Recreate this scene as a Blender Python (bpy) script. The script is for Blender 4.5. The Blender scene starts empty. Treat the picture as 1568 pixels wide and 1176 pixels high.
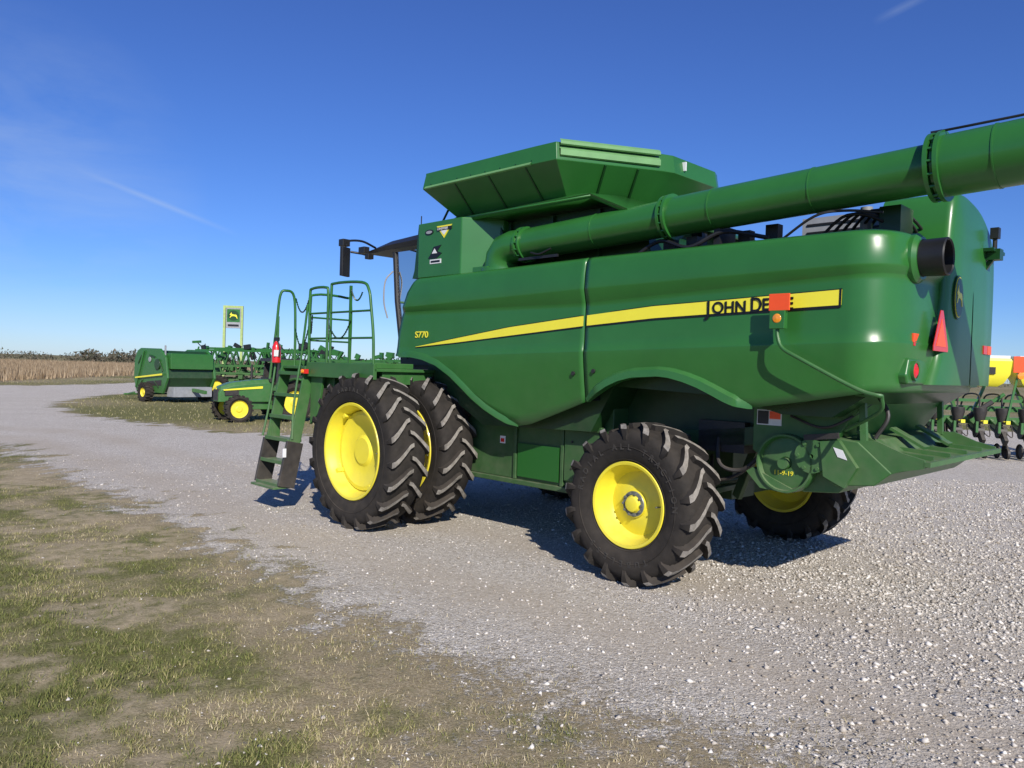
import bpy, bmesh, math, random
import numpy as np
from mathutils import Vector, Matrix, noise as mnoise
random.seed(7); rng=np.random.default_rng(7)
scn=bpy.context.scene
K=math.sqrt(.5)
# ------------------------------------------------------------------ camera
cam=bpy.data.cameras.new("camera"); camo=bpy.data.objects.new("camera",cam); scn.collection.objects.link(camo)
cam.sensor_width=36; cam.lens=27.05; cam.clip_end=20000; cam.clip_start=.05
p=math.radians(1.14); r=.03
fw=Vector((0,math.cos(p),-math.sin(p))); ri=Vector((math.cos(r),0,math.sin(r)))
ri=(ri-fw*ri.dot(fw)).normalized(); up=ri.cross(fw).normalized()
M=Matrix((ri,up,-fw)).transposed().to_4x4(); M.translation=Vector((0,0,2.05))
camo.matrix_world=M; scn.camera=camo
# ------------------------------------------------------------------ materials
def newmat(name):
    m=bpy.data.materials.new(name); m.use_nodes=True
    nt=m.node_tree; b=nt.nodes["Principled BSDF"]; return m,nt,b
def N(nt,t,**kw):
    n=nt.nodes.new(t)
    for k,v in kw.items():
        if k in('ins',):
            for a,bv in v.items(): n.inputs[a].default_value=bv
        else: setattr(n,k,v)
    return n
def ramp(nt,fac,stops):
    n=nt.nodes.new("ShaderNodeValToRGB"); e=n.color_ramp.elements
    while len(e)<len(stops): e.new(.5)
    for i,(pz,c) in enumerate(stops):
        e[i].position=pz; e[i].color=(*c,1) if len(c)==3 else c
    nt.links.new(fac,n.inputs[0]); return n.outputs[0]
def mixc(nt,f,a,b,mode='MIX'):
    n=nt.nodes.new("ShaderNodeMix"); n.data_type='RGBA'; n.blend_type=mode
    for s,v in ((0,f),(6,a),(7,b)):
        if isinstance(v,bpy.types.NodeSocket): nt.links.new(v,n.inputs[s])
        else: n.inputs[s].default_value=v if s==0 else (*v,1)
    return n.outputs[2]
def math_(nt,op,a,b=None,c=None,clamp=False):
    n=nt.nodes.new("ShaderNodeMath"); n.operation=op; n.use_clamp=clamp
    for i,v in enumerate((a,b,c)):
        if v is None: continue
        if isinstance(v,bpy.types.NodeSocket): nt.links.new(v,n.inputs[i])
        else: n.inputs[i].default_value=v
    return n.outputs[0]
def simple(name,col,rough=.5,metal=0,coat=0,var=.15,scale=6,bump=0,bscale=60,dust=0,spec=.5,dcol=(.36,.30,.23)):
    m,nt,b=newmat(name)
    tc=N(nt,"ShaderNodeTexCoord")
    no=N(nt,"ShaderNodeTexNoise",ins={'Scale':scale,'Detail':4,'Roughness':.6}); nt.links.new(tc.outputs['Object'],no.inputs['Vector'])
    c=ramp(nt,no.outputs[0],[(.3,tuple(x*(1-var) for x in col)),(.7,tuple(min(1,x*(1+var)) for x in col))])
    if dust>0:
        geo=N(nt,"ShaderNodeNewGeometry"); sx=N(nt,"ShaderNodeSeparateXYZ"); nt.links.new(geo.outputs['Normal'],sx.inputs[0])
        sp=N(nt,"ShaderNodeSeparateXYZ"); nt.links.new(geo.outputs['Position'],sp.inputs[0])
        low=math_(nt,'MULTIPLY_ADD',sp.outputs[2],-.45,1.15,True)
        upf=math_(nt,'MULTIPLY_ADD',sx.outputs[2],.5,.4,True)
        n2=N(nt,"ShaderNodeTexNoise",ins={'Scale':9,'Detail':6}); nt.links.new(tc.outputs['Object'],n2.inputs['Vector'])
        f=math_(nt,'MULTIPLY',math_(nt,'MULTIPLY',low,upf),math_(nt,'MULTIPLY',n2.outputs[0],dust*2),clamp=True)
        c=mixc(nt,f,c,dcol)
        rr=math_(nt,'ADD',f,rough,clamp=True); nt.links.new(rr,b.inputs['Roughness'])
    else: b.inputs['Roughness'].default_value=rough
    nt.links.new(c,b.inputs['Base Color'])
    b.inputs['Metallic'].default_value=metal; b.inputs['Coat Weight'].default_value=coat; b.inputs['Coat Roughness'].default_value=.12
    b.inputs['Specular IOR Level'].default_value=spec
    if bump>0:
        n3=N(nt,"ShaderNodeTexNoise",ins={'Scale':bscale,'Detail':4}); nt.links.new(tc.outputs['Object'],n3.inputs['Vector'])
        bp=N(nt,"ShaderNodeBump",ins={'Strength':bump,'Distance':.01}); nt.links.new(n3.outputs[0],bp.inputs['Height']); nt.links.new(bp.outputs[0],b.inputs['Normal'])
    return m
GREEN=simple("green_paint",(.027,.148,.027),.32,coat=.18,var=.08,scale=2,dust=.25,bump=.06,bscale=2.2)
GREEN2=simple("green_steel",(.025,.130,.024),.42,coat=.06,var=.14,scale=5,dust=.5)
DGREEN=simple("dark_green",(.007,.048,.009),.38,coat=.15,var=.2,scale=3,dust=.25)  # deepened so shade inside the wheel arch sits in the colour
YEL=simple("yellow_rim_paint",(.88,.75,.035),.35,coat=.25,var=.05,dust=.25)
YDEC=simple("yellow_decal",(.90,.80,.05),.35,var=.02)
BLK=simple("black_plastic",(.014,.014,.015),.45,var=.3,dust=.3)
BDEC=simple("black_decal",(.008,.008,.009),.4,var=.1)
TIRE=simple("tyre_rubber",(.017,.0155,.014),.78,var=.35,scale=14,bump=.3,bscale=90,dust=.25,spec=.25,dcol=(.22,.18,.14))
LUG=simple("tyre_lug_rubber",(.235,.22,.195),.85,var=.5,scale=13,bump=.4,bscale=70,dust=.5,spec=.2)
LETT=simple("tyre_lettering",(.045,.040,.034),.8,var=.2)
GREYP=simple("grey_plastic",(.30,.31,.32),.5)
WHITE=simple("white_label",(.75,.75,.74),.5,var=.03)
RED=simple("red_paint",(.65,.02,.02),.3,coat=.4,var=.05)
ORG=simple("orange_reflector",(.95,.10,.02),.35,var=.05)
AMB=simple("amber_lens",(.9,.30,.02),.15,coat=1,var=.15,scale=40)
HUB=simple("hub_grey",(.20,.21,.20),.45,metal=.4,var=.25,scale=20)
m,nt,b=newmat("cab_glass")
tr=N(nt,"ShaderNodeBsdfTransparent",ins={'Color':(.72,.80,.84,1)}); gl=N(nt,"ShaderNodeBsdfGlossy",ins={'Roughness':.03})
fr_=N(nt,"ShaderNodeFresnel",ins={'IOR':1.5}); mx=N(nt,"ShaderNodeMixShader")
nt.links.new(fr_.outputs[0],mx.inputs[0]); nt.links.new(tr.outputs[0],mx.inputs[1]); nt.links.new(gl.outputs[0],mx.inputs[2])
nt.links.new(mx.outputs[0],nt.nodes["Material Output"].inputs[0]); GLASS=m
m,nt,b=newmat("perforated_screen"); tc=N(nt,"ShaderNodeTexCoord")
vo=N(nt,"ShaderNodeTexVoronoi",ins={'Scale':55,'Randomness':0.}); nt.links.new(tc.outputs['Object'],vo.inputs[0])
nt.links.new(ramp(nt,vo.outputs['Distance'],[(.25,(.003,.01,.004)),(.4,(.020,.12,.020))]),b.inputs['Base Color']); b.inputs['Roughness'].default_value=.4
SCREEN=m
# ------------------------------------------------------------------ mesh builder
class G:
    def __init__(s): s.v=[];s.f=[];s.m=[]
    def add(s,vs,fs,mi=0):
        o=len(s.v); s.v+= [tuple(x) for x in vs]; s.f+=[tuple(i+o for i in f) for f in fs]; s.m+=[mi]*len(fs)
    def box(s,c,d,mi=0,rot=None):
        vs=[Vector((x*d[0]/2,y*d[1]/2,z*d[2]/2)) for x in(-1,1) for y in(-1,1) for z in(-1,1)]
        if rot is not None: vs=[rot@v for v in vs]
        vs=[v+Vector(c) for v in vs]
        s.add(vs,[(0,1,3,2),(4,6,7,5),(0,4,5,1),(2,3,7,6),(0,2,6,4),(1,5,7,3)],mi)
    def bx(s,a,b,mi=0):
        s.box([(a[i]+b[i])/2 for i in range(3)],[abs(b[i]-a[i]) for i in range(3)],mi)
    def bar(s,p0,p1,w,h,mi=0,upv=(0,0,1)):
        p0=Vector(p0);p1=Vector(p1);d=(p1-p0); d.normalize(); u=Vector(upv)
        if abs(d.dot(u))>.98: u=Vector((1,0,0))
        sd=d.cross(u).normalized(); u=sd.cross(d)
        vs=[]
        for q in(p0,p1):
            for a,b2 in((-1,-1),(1,-1),(1,1),(-1,1)): vs.append(q+sd*a*w/2+u*b2*h/2)
        s.add(vs,[(0,1,2,3),(7,6,5,4),(0,4,5,1),(1,5,6,2),(2,6,7,3),(3,7,4,0)],mi)
    def tube(s,pts,rad,n=8,mi=0,cap=True):
        P=[Vector(q) for q in pts]; R=rad if isinstance(rad,(list,tuple)) else [rad]*len(P)
        t0=(P[1]-P[0]).normalized(); u=Vector((0,0,1)) if abs(t0.z)<.9 else Vector((1,0,0))
        u=(u-t0*u.dot(t0)).normalized(); vs=[];L=len(P)
        for i,q in enumerate(P):
            a=P[i]-P[i-1] if i>0 else P[1]-P[0]; c=P[i+1]-P[i] if i<L-1 else P[i]-P[i-1]
            a=a.normalized() if a.length>0 else c.normalized(); c=c.normalized() if c.length>0 else a
            t=(a+c); t=t.normalized() if t.length>1e-6 else a
            u=(u-t*u.dot(t)).normalized(); w=t.cross(u)
            for k in range(n):
                an=2*math.pi*k/n; vs.append(q+(u*math.cos(an)+w*math.sin(an))*R[i])
        fs=[]
        for i in range(L-1):
            for k in range(n): fs.append((i*n+k,i*n+(k+1)%n,(i+1)*n+(k+1)%n,(i+1)*n+k))
        if cap: fs.append(tuple(range(n))[::-1]); fs.append(tuple((L-1)*n+k for k in range(n)))
        s.add(vs,fs,mi)
    def cyl(s,p0,p1,r0,r1=None,n=20,mi=0): s.tube([p0,p1],[r0,r0 if r1 is None else r1],n,mi)
    def prism(s,poly,fn,a,b,mi=0):
        n=len(poly); vs=[fn(x,z,a) for x,z in poly]+[fn(x,z,b) for x,z in poly]
        fs=[tuple(range(n)),tuple(range(n,2*n))[::-1]]+[(i,(i+1)%n,n+(i+1)%n,n+i) for i in range(n)]
        s.add(vs,fs,mi)
    def loft(s,rings,mi=0,closed=False,caps=False):
        n=len(rings[0]); vs=[q for rg in rings for q in rg]; fs=[]
        for i in range(len(rings)-1):
            for k in range(n if closed else n-1):
                fs.append((i*n+k,i*n+(k+1)%n,(i+1)*n+(k+1)%n,(i+1)*n+k))
        if caps: fs+= [tuple(range(n)),tuple((len(rings)-1)*n+k for k in range(n))[::-1]]
        s.add(vs,fs,mi)
    def lathe(s,prof,c,n=48,mi=0,ax='y'):
        rings=[]
        for a,rr in prof:
            rg=[]
            for k in range(n):
                t=2*math.pi*k/n
                q=(rr*math.cos(t),a,rr*math.sin(t)) if ax=='y' else ((a,rr*math.cos(t),rr*math.sin(t)) if ax=='x' else (rr*math.cos(t),rr*math.sin(t),a))
                rg.append((q[0]+c[0],q[1]+c[1],q[2]+c[2]))
            rings.append(rg)
        s.loft(rings,mi,closed=True)
    def build(s,name,mats,parent=None,flip=False,smooth=35,bevel=0,solid=0,recalc=True,seg=2):
        v=s.v; f=s.f
        if flip: v=[(a,-b2,c) for a,b2,c in v]; f=[t[::-1] for t in f]
        me=bpy.data.meshes.new(name); me.from_pydata(v,[],f)
        if not isinstance(mats,(list,tuple)): mats=[mats]
        for q in mats: me.materials.append(q)
        me.polygons.foreach_set("material_index",s.m)
        if recalc:
            bm=bmesh.new(); bm.from_mesh(me); bmesh.ops.recalc_face_normals(bm,faces=bm.faces); bm.to_mesh(me); bm.free()
        if smooth: 
            me.polygons.foreach_set("use_smooth",[True]*len(me.polygons)); me.set_sharp_from_angle(angle=math.radians(smooth))
        o=bpy.data.objects.new(name,me); scn.collection.objects.link(o)
        if parent: o.parent=parent
        if solid:
            md=o.modifiers.new("s",'SOLIDIFY'); md.thickness=solid; md.offset=-1
        if bevel:
            md=o.modifiers.new("b",'BEVEL'); md.width=bevel; md.segments=seg; md.limit_method='ANGLE'; md.angle_limit=math.radians(35); md.harden_normals=True
        return o
def empty(name,loc=(0,0,0),rz=0):
    o=bpy.data.objects.new(name,None); scn.collection.objects.link(o); o.location=loc; o.rotation_euler=(0,0,rz); o.empty_display_size=.3; return o
def text(name,body,size,loc,rot,mat,parent,sx=1,extr=.002,bold=0,center=False):
    cu=bpy.data.curves.new(name,'FONT'); cu.body=body; cu.size=size; cu.extrude=extr; cu.offset=bold
    if center: cu.align_x='CENTER'; cu.align_y='CENTER'
    t=bpy.data.objects.new(name+"_t",cu); scn.collection.objects.link(t)
    bpy.context.view_layer.update()
    me=bpy.data.meshes.new_from_object(t.evaluated_get(bpy.context.evaluated_depsgraph_get())); bpy.data.objects.remove(t)
    o=bpy.data.objects.new(name,me); scn.collection.objects.link(o); me.materials.clear(); me.materials.append(mat)
    o.location=loc; o.rotation_euler=rot; o.scale=(sx,1,1); o.parent=parent; return o
def interp(x,pts): return float(np.interp(x,[q[0] for q in pts],[q[1] for q in pts]))
def cat(pts,n=6):
    out=[];P=[Vector(q) for q in pts];P=[2*P[0]-P[1]]+P+[2*P[-1]-P[-2]]
    for i in range(1,len(P)-2):
        for k in range(n):
            t=k/n;a,b2,c,d=P[i-1],P[i],P[i+1],P[i+2]
            out.append(.5*((2*b2)+(c-a)*t+(2*a-5*b2+4*c-d)*t*t+(3*b2-a-3*c+d)*t**3))
    out.append(P[-2]); return out
DEER=[(-.9,.35),(-.72,.5),(-.62,.72),(-.42,.95),(-.48,.62),(-.3,.45),(.2,.32),(.55,.36),(.78,.15),(.9,-.35),(1.0,-.7),(.82,-.66),(.6,-.22),(.3,-.1),(-.1,-.04),(-.5,-.15),(-.75,-.5),(-.92,-.45),(-.66,-.05),(-.6,.14),(-.76,.22)]
# ================================================================== COMBINE
CH=empty("combine_harvester",(-.20,11.28,0),-math.pi/4)
pm=lambda x,z,y:(x,y,z)
def zb(s):
    if s<2.985: return interp(s,[(-.26,2.17),(.1,2.17),(.33,2.14),(.6,2.07),(.86,1.94),(1.05,1.81),(1.23,1.68),(1.44,1.56),(1.64,1.475),(1.8,1.42),(1.96,1.40),(2.15,1.43),(2.41,1.52),(2.83,1.67),(2.99,1.73)])
    return interp(s,[(2.99,1.73),(3.12,1.81),(3.3,1.91),(3.45,1.97),(3.62,2.01),(3.92,2.03),(4.05,2.02),(4.21,1.985),(4.35,1.94),(4.49,1.88),(4.62,1.82),(4.72,1.785),(4.84,1.77),(5.33,1.85),(5.88,1.95),(7,1.95)])
def c2(s): return 2.155+.031*s
def c1(s): return interp(s,[(0,2.75),(3,2.75),(5.9,2.88),(7,2.88)])
def c1b(s): return interp(s,[(0,2.82),(3,2.90),(5.9,2.95),(7,2.95)])
def rows(s):
    b0=zb(s);C2=max(c2(s),b0+.012);C1=c1(s);T=interp(s,[(0,3.19),(3,3.23),(6,3.23)]); C1b=c1b(s)
    L=[]
    for k in range(7):
        t=k/6; z=b0+(C2-b0)*t; L.append((z,.022-.15*max(0,(C2-z))**1.25))
    L+=[(C2+.012,.022),(C2+.03,.012),(C2+.12,.006),(C2+.3,.004),(C1-.05,0.0),(C1,-.002),(C1+.010,.003),(C1b-.01,.034),(C1b+.008,.037),((C1b+T)/2,.026),(T-.09,.014),(T-.05,.008),(T-.02,-.008),(T,-.04)]
    return L
def yoff(s,z):
    L=rows(s); return 1.65+float(np.interp(z,[a for a,_ in L],[b2 for _,b2 in L]))
def front_panel(sign,name):
    g=G(); rings=[]
    fe=[(2.16,-.26),(2.57,-.22),(3.04,-.02),(3.2,.13)]
    for i in range(56):
        q=i/55; rg=[]
        for z,o in rows(-.26+(2.972+.26)*q):
            s0=interp(z,fe); s=s0+(2.972-s0)*q
            rg.append((s,sign*(1.65+o),z))
        rings.append(rg)
    g.loft(rings); return g.build(name,GREEN,CH,flip=True,smooth=30,solid=.03)
front_panel(1,"front_side_panel"); front_panel(-1,"front_side_panel_far")
pl=[(x,1.65) for x in np.linspace(2.992,5.55,46)]
cor=cat([(5.55,1.65,0),(5.70,1.645,0),(5.82,1.60,0),(5.92,1.50,0),(5.985,1.34,0),(6.02,1.1,0),(6.03,.6,0),(6.03,0,0),(5.99,-.5,0),(5.91,-.95,0),(5.78,-1.28,0),(5.62,-1.50,0),(5.4,-1.60,0)],7)
pl+=[(c.x,c.y) for c in cor[1:]]+[(x,-1.60) for x in np.linspace(5.3,2.992,40)]
g=G();rings=[]
for i,(s,y) in enumerate(pl):
    a=Vector(pl[max(0,i-1)]);c=Vector(pl[min(len(pl)-1,i+1)]);t=(c-a).normalized(); n=Vector((-t.y,t.x))
    ss=s if abs(y)>1.55 else 6.0
    rings.append([(s+n.x*o,y+n.y*o,z) for z,o in rows(ss)])
g.loft(rings); g.build("rear_side_panel",GREEN,CH,flip=True,smooth=30,solid=.03)
g=G(); g.bx((2.96,1.40,1.74),(3.01,1.60,3.2)); g.build("panel_gap_backing",BDEC,CH,flip=True)
def lip(a,b2,name,w,out,n=60):
    g=G();rg=[]
    for i in range(n):
        s=a+(b2-a)*i/(n-1); z=zb(s); y=yoff(s,z)
        dz=(zb(s+.02)-zb(s-.02))/.04; nn=Vector((-dz,1)).normalized(); k=min(1,min(i,n-1-i)/6+.05)
        ww=w*k
        rg.append([(s-nn.x*.012,y-.05,z-.012*nn.y),(s-nn.x*.012,y+out*k,z-.012),(s+nn.x*ww,y+out*k*.9,z+nn.y*ww),(s+nn.x*(ww+.035),y+.002,z+nn.y*(ww+.035))])
    g.loft(rg); g.build(name,GREEN,CH,flip=True,smooth=40)
lip(3.0,4.86,"rear_arch_lip",.055,.06); lip(-.2,1.96,"front_arch_lip",.04,.02)
T=[(.15,2.298),(.19,2.302),(1.86,2.52),(2.95,2.62),(3.82,2.69),(4.52,2.715),(5.14,2.74),(5.64,2.76)]
Bt=[(.15,2.294),(.19,2.296),(.96,2.35),(2.96,2.515),(3.83,2.575),(4.53,2.60),(5.14,2.62),(5.6,2.635)]
def stripe(f0,f1,a,b2,mat,name,o=.006):
    g=G();rg=[]
    for i in range(50):
        s=a+(b2-a)*i/49; z0=f0(s);z1=f1(s); rg.append([(s,yoff(s,z0+(z1-z0)*t)+o,z0+(z1-z0)*t) for t in(0,.33,.66,1)])
    g.loft(rg); g.build(name,mat,CH,flip=True,smooth=60)
for a,b2,k in((.15,2.965,'front'),(3.01,5.62,'rear')):
    stripe(lambda s:interp(s,Bt),lambda s:interp(s,T),a,b2,YDEC,"yellow_stripe_"+k)
    stripe(lambda s:interp(s,Bt)-.012-.012*max(0,s-1)/5,lambda s:interp(s,Bt)-.003,a,b2-.01,BDEC,"black_stripe_"+k)
    stripe(lambda s:interp(s,T)+.001,lambda s:interp(s,T)+.008,a+.3,b2,BDEC,"stripe_top_line_"+k)
stripe(lambda s:interp(s,Bt)-.02,lambda s:interp(s,T)+.01,5.60,5.618,BDEC,"stripe_end",.009)
LR=(math.pi/2,0,0)
text("side_lettering_j","J",.18,(4.405,-1.664,2.588),LR,BDEC,CH,sx=1.0,bold=.003)
text("side_lettering_ohn","OHN",.145,(4.465,-1.664,2.602),LR,BDEC,CH,sx=1.0,bold=.003)
text("side_lettering_d","D",.175,(4.835,-1.664,2.605),LR,BDEC,CH,sx=.85,bold=.003)
text("side_lettering_eere","EERE",.145,(4.945,-1.664,2.615),LR,BDEC,CH,sx=.92,bold=.003)
text("model_lettering","S770",.115,(.14,-1.664,2.415),LR,YDEC,CH,sx=1.2,bold=.002)
g=G()
g.prism([(.1,1.9),(1.2,1.35),(2.9,1.4),(3.2,1.9),(4.6,1.85),(4.9,1.75),(5.7,1.97),(5.85,2.0),(5.85,3.1),(0.1,3.1)],pm,-1.35,1.40)
g.build("inner_light_block",DGREEN,CH,flip=True,smooth=0)  # dark filler inside the shell, added to block light
g=G(); g.bx((.1,-1.5,3.08),(5.6,1.58,3.16)); g.build("top_deck",BLK,CH,flip=True)
g=G()
g.prism([(.35,1.9),(.55,.72),(2.95,.72),(3.05,1.2),(3.05,1.95)],pm,-1.2,1.2)
g.bx((.5,1.16,.66),(2.9,1.24,.72)); g.bx((1.57,1.2,.72),(1.62,1.235,1.45)); g.bx((2.33,1.2,.72),(2.38,1.24,1.9))
g.bx((2.4,1.2,.80),(2.90,1.25,1.38)); g.bx((2.36,1.2,1.38),(2.95,1.28,1.44))
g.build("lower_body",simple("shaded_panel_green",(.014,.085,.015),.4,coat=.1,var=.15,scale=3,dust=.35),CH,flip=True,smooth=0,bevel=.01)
g=G(); g.bx((1.64,1.2,.76),(2.30,1.225,1.16)); g.build("screen_panel",SCREEN,CH,flip=True)
g=G(); g.bx((1.31,1.2,1.13),(1.40,1.206,1.22),0); g.bx((1.325,1.2,1.145),(1.385,1.210,1.19),1); g.build("warning_label",[WHITE,RED],CH,flip=True,smooth=0)
g=G()
for (s,z) in ((2.52,1.25),(2.52,.95),(2.8,1.25),(2.8,.95)): g.cyl((s,1.25,z),(s,1.262,z),.012,n=8)
for (s,z) in ((2.85,2.02),(3.12,2.05)):
    g.cyl((s,1.655,z),(s,1.675,z),.022,n=16)
g.build("latches",BLK,CH,flip=True)
g=G()
g.cyl((0,-1.95,.97),(0,1.95,.97),.13,n=20); g.bx((-.35,-1.1,.75),(.35,1.1,1.5)); g.bx((-.3,.9,.7),(.3,1.22,1.4)); g.bx((-.3,-1.22,.7),(.3,-.9,1.4))
g.prism([(-2.4,.5),(-.2,1.3),(.3,1.3),(.3,1.9),(-.6,1.85),(-2.4,1.2)],pm,-.75,.75)
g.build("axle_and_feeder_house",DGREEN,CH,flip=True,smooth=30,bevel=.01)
g=G()
g.bar((3.72,-1.35,.80),(3.72,1.35,.80),.2,.22); g.bx((3.5,-.25,.7),(3.95,.25,1.9)); g.bar((3.0,1.0,1.3),(5.2,1.0,1.55),.1,.18); g.bar((3.0,-1.0,1.3),(5.2,-1.0,1.55),.1,.18)
g.bar((3.55,1.2,.62),(3.55,1.2,.98),.14,.14); g.cyl((3.72,1.1,.78),(3.72,1.5,.78),.12)
g.bar((4.1,.2,.9),(4.05,1.2,.85),.06,.06); g.bar((3.4,1.0,1.25),(3.72,.9,.9),.1,.12)
g.bar((4.3,-.6,.95),(4.6,-.9,1.5),.07,.09); g.bar((4.2,.6,.8),(4.5,.7,1.5),.06,.1); g.cyl((4.0,-1.2,.9),(4.0,.9,.95),.035,n=10)
g.prism([(3.0,1.9),(3.0,1.2),(3.5,1.35),(4.5,1.5),(4.7,1.9)],pm,-.95,.95)
g.build("rear_axle_frame",DGREEN,CH,flip=True,smooth=30,bevel=.01)
g=G()
g.prism([(4.62,1.80),(4.62,1.36),(4.72,1.30),(5.25,1.33),(5.42,1.55),(5.68,1.93),(4.7,1.93)],pm,-1.12,1.12)
g.prism([(4.72,1.3),(5.1,1.02),(5.42,1.05),(5.66,1.30),(5.4,1.48),(5.2,1.35)],pm,-1.08,1.08)
g.prism([(5.35,1.54),(5.28,1.22),(5.42,1.12),(5.74,1.16),(5.88,1.28),(5.6,1.52)],pm,-1.10,1.16)
g.build("chopper_housing",GREEN2,CH,flip=True,smooth=0,bevel=.012)
g=G()
g.lathe([(1.12,.02),(1.12,.02),(1.16,.06),(1.16,.2),(1.15,.23),(1.20,.245),(1.20,.262),(1.10,.27)],(4.97,0,1.27),40)
g.lathe([(1.15,.0),(1.15,.05),(1.22,.05),(1.22,0)],(4.97,0,1.27),16)
g.lathe([(1.1,.15),(1.20,.15),(1.20,.02)],(5.22,0,1.36),30)
for k in range(6):
    a=k*math.pi/3; g.cyl((5.22+.12*math.cos(a),1.19,1.36+.12*math.sin(a)),(5.22+.12*math.cos(a),1.215,1.36+.12*math.sin(a)),.016,n=8)
g.prism([(4.66,1.2),(4.60,1.16),(4.74,1.02),(5.0,1.0),(5.06,1.04)],pm,1.1,1.18)
g.prism([(5.3,1.5),(5.34,1.2),(5.52,1.12),(5.62,1.3),(5.46,1.52)],pm,1.16,1.22)
g.build("chopper_drive_cover",GREEN2,CH,flip=True,smooth=35)
g=G(); g.prism([(5.42,1.46),(5.50,1.44),(5.54,1.36),(5.46,1.38)],pm,1.22,1.225); g.bx((4.66,1.12,1.60),(4.9,1.125,1.74)); g.build("decal_white",WHITE,CH,flip=True,smooth=0)
g=G(); g.bx((4.67,1.12,1.61),(4.775,1.13,1.73),0); g.bx((4.785,1.12,1.66),(4.89,1.13,1.73),1)
g.build("decal_panels",[BLK,ORG],CH,flip=True,smooth=0)
text("chopper_number","11-9-19",.06,(4.86,-1.163,1.16),LR,YDEC,CH,bold=0)
E_=6.12; dz=-.075
g=G()
for y0,y1 in((1.12,1.15),(-1.0,-1.03)):
    g.prism([(5.5,1.60+dz),(5.75,1.61+dz),(5.95,1.53+dz),(E_,1.49+dz),(E_,1.42+dz),(5.95,1.38+dz),(5.7,1.28+dz)],pm,y0,y1)
g.loft([[(5.5,-1.0,1.52+dz),(5.5,1.12,1.52+dz)],[(5.8,-1.0,1.48+dz),(5.8,1.12,1.48+dz)],[(E_+.02,-1.0,1.46+dz),(E_+.02,1.12,1.46+dz)]])
g.loft([[(5.55,-.95,1.22),(5.55,1.05,1.22)],[(5.85,-.95,1.27),(5.85,1.05,1.27)],[(E_,-.95,1.35),(E_,1.05,1.35)]])
for y in(-.6,-.1,.4,.85): g.bar((5.6,y,1.50+dz),(E_-.02,y,1.475+dz),.02,.05)
g.bar((E_+.02,-1.03,1.455+dz),(E_+.02,1.15,1.455+dz),.05,.04)
g.bar((5.60,1.10,1.95),(5.64,1.12,1.5),.05,.05); g.bar((5.5,.9,1.93),(5.52,.9,1.5),.04,.04); g.bar((5.6,-1.0,1.95),(5.62,-1.0,1.5),.05,.05)
for y in(1.0,.2,-.5): g.bar((5.55,y,1.60),(5.85,y,1.44),.14,.025)
g.build("tailboard",GREEN2,CH,flip=True,smooth=0,solid=.01)
g=G(); g.tube(cat([(5.65,.95,1.95),(5.78,1.0,1.75),(5.7,1.05,1.55)]),.018,mi=0); g.tube(cat([(5.0,1.15,1.7),(5.3,1.2,1.62),(5.5,1.16,1.7),(5.65,.8,1.9)]),.012)
g.bar((5.15,1.19,1.52),(5.45,1.19,1.56),.03,.05); g.tube(cat([(4.2,1.0,1.5),(4.3,1.15,1.2),(4.5,1.1,1.15),(4.7,1.1,1.3)]),.02); g.bx((4.0,.6,1.3),(4.5,1.05,1.6))
g.tube(cat([(3.9,.6,1.2),(4.1,.9,1.0),(4.4,.9,1.1),(4.6,.7,1.4)]),.018); g.tube(cat([(3.2,1.1,1.5),(3.4,1.15,1.3),(3.6,1.1,1.1),(3.75,1.1,1.0)]),.018)
g.build("hoses",BLK,CH,flip=True)
g=G(); g.prism([(4.7,1.80),(5.0,1.72),(5.45,1.72),(5.8,1.96)],pm,-1.3,1.35); g.build("rear_belly",DGREEN,CH,flip=True,smooth=0)
g=G()
out=cat([(.95,2.02,0),(.76,2.3,0),(.66,2.8,0),(.60,3.3,0),(.52,3.62,0),(.38,3.70,0),(.1,3.70,0),(-.30,3.64,0),(-.62,3.5,0),(-.78,3.32,0),(-.83,3.05,0),(-.83,2.5,0),(-.80,2.02,0)],4)
cx=-.02
rg=[[(s2,cx+(q.x-cx)*k,2.02+(q.y-2.02)*kz) for q in out] for s2,k,kz in((5.5,1,1),(6.03,1,1),(6.06,.99,.995),(6.085,.965,.985),(6.10,.92,.965),(6.115,.5,.8),(6.12,.02,.5))]
g.loft(rg); g.build("rear_hood",GREEN,CH,flip=True,smooth=50)
fy=lambda y,z,s:(s,y,z)
g=G(); ell=lambda y,z,a,b2:[(y+a*math.cos(t),z+b2*math.sin(t)) for t in np.linspace(0,2*math.pi,28,endpoint=False)]
g.prism(ell(.42,2.78,.125,.19),fy,6.08,6.122,1); g.prism(ell(.42,2.78,.112,.175),fy,6.122,6.125,0); g.prism(ell(.42,2.78,.105,.167),fy,6.125,6.128,1)
g.prism([(.42-x*.085,2.78+y*.11) for x,y in DEER],fy,6.128,6.131,0); g.build("rear_badge",[YDEC,DGREEN],CH,flip=True,smooth=0)
g=G(); cy,cz=.80,2.46
g.prism([(cy-.19,cz-.16),(cy+.19,cz-.16),(cy+.19,cz-.12),(cy+.03,cz+.18),(cy-.03,cz+.18),(cy-.19,cz-.12)],fy,6.10,6.106,0); g.prism([(cy-.13,cz-.12),(cy+.13,cz-.12),(cy,cz+.11)],fy,6.106,6.109,1)
g.cyl((6.0,cy,cz-.05),(6.10,cy,cz-.05),.02,n=8,mi=2)
g.build("slow_vehicle_triangle",[RED,ORG,BLK],CH,flip=True,smooth=0)
g=G()
g.box((6.022,1.17,2.38),(.012,.13,.10),0); g.box((6.028,1.17,2.345),(.012,.13,.03),1); g.box((6.11,-.62,2.36),(.03,.12,.08),0); g.box((6.11,-.48,2.36),(.03,.12,.08),1)
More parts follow.
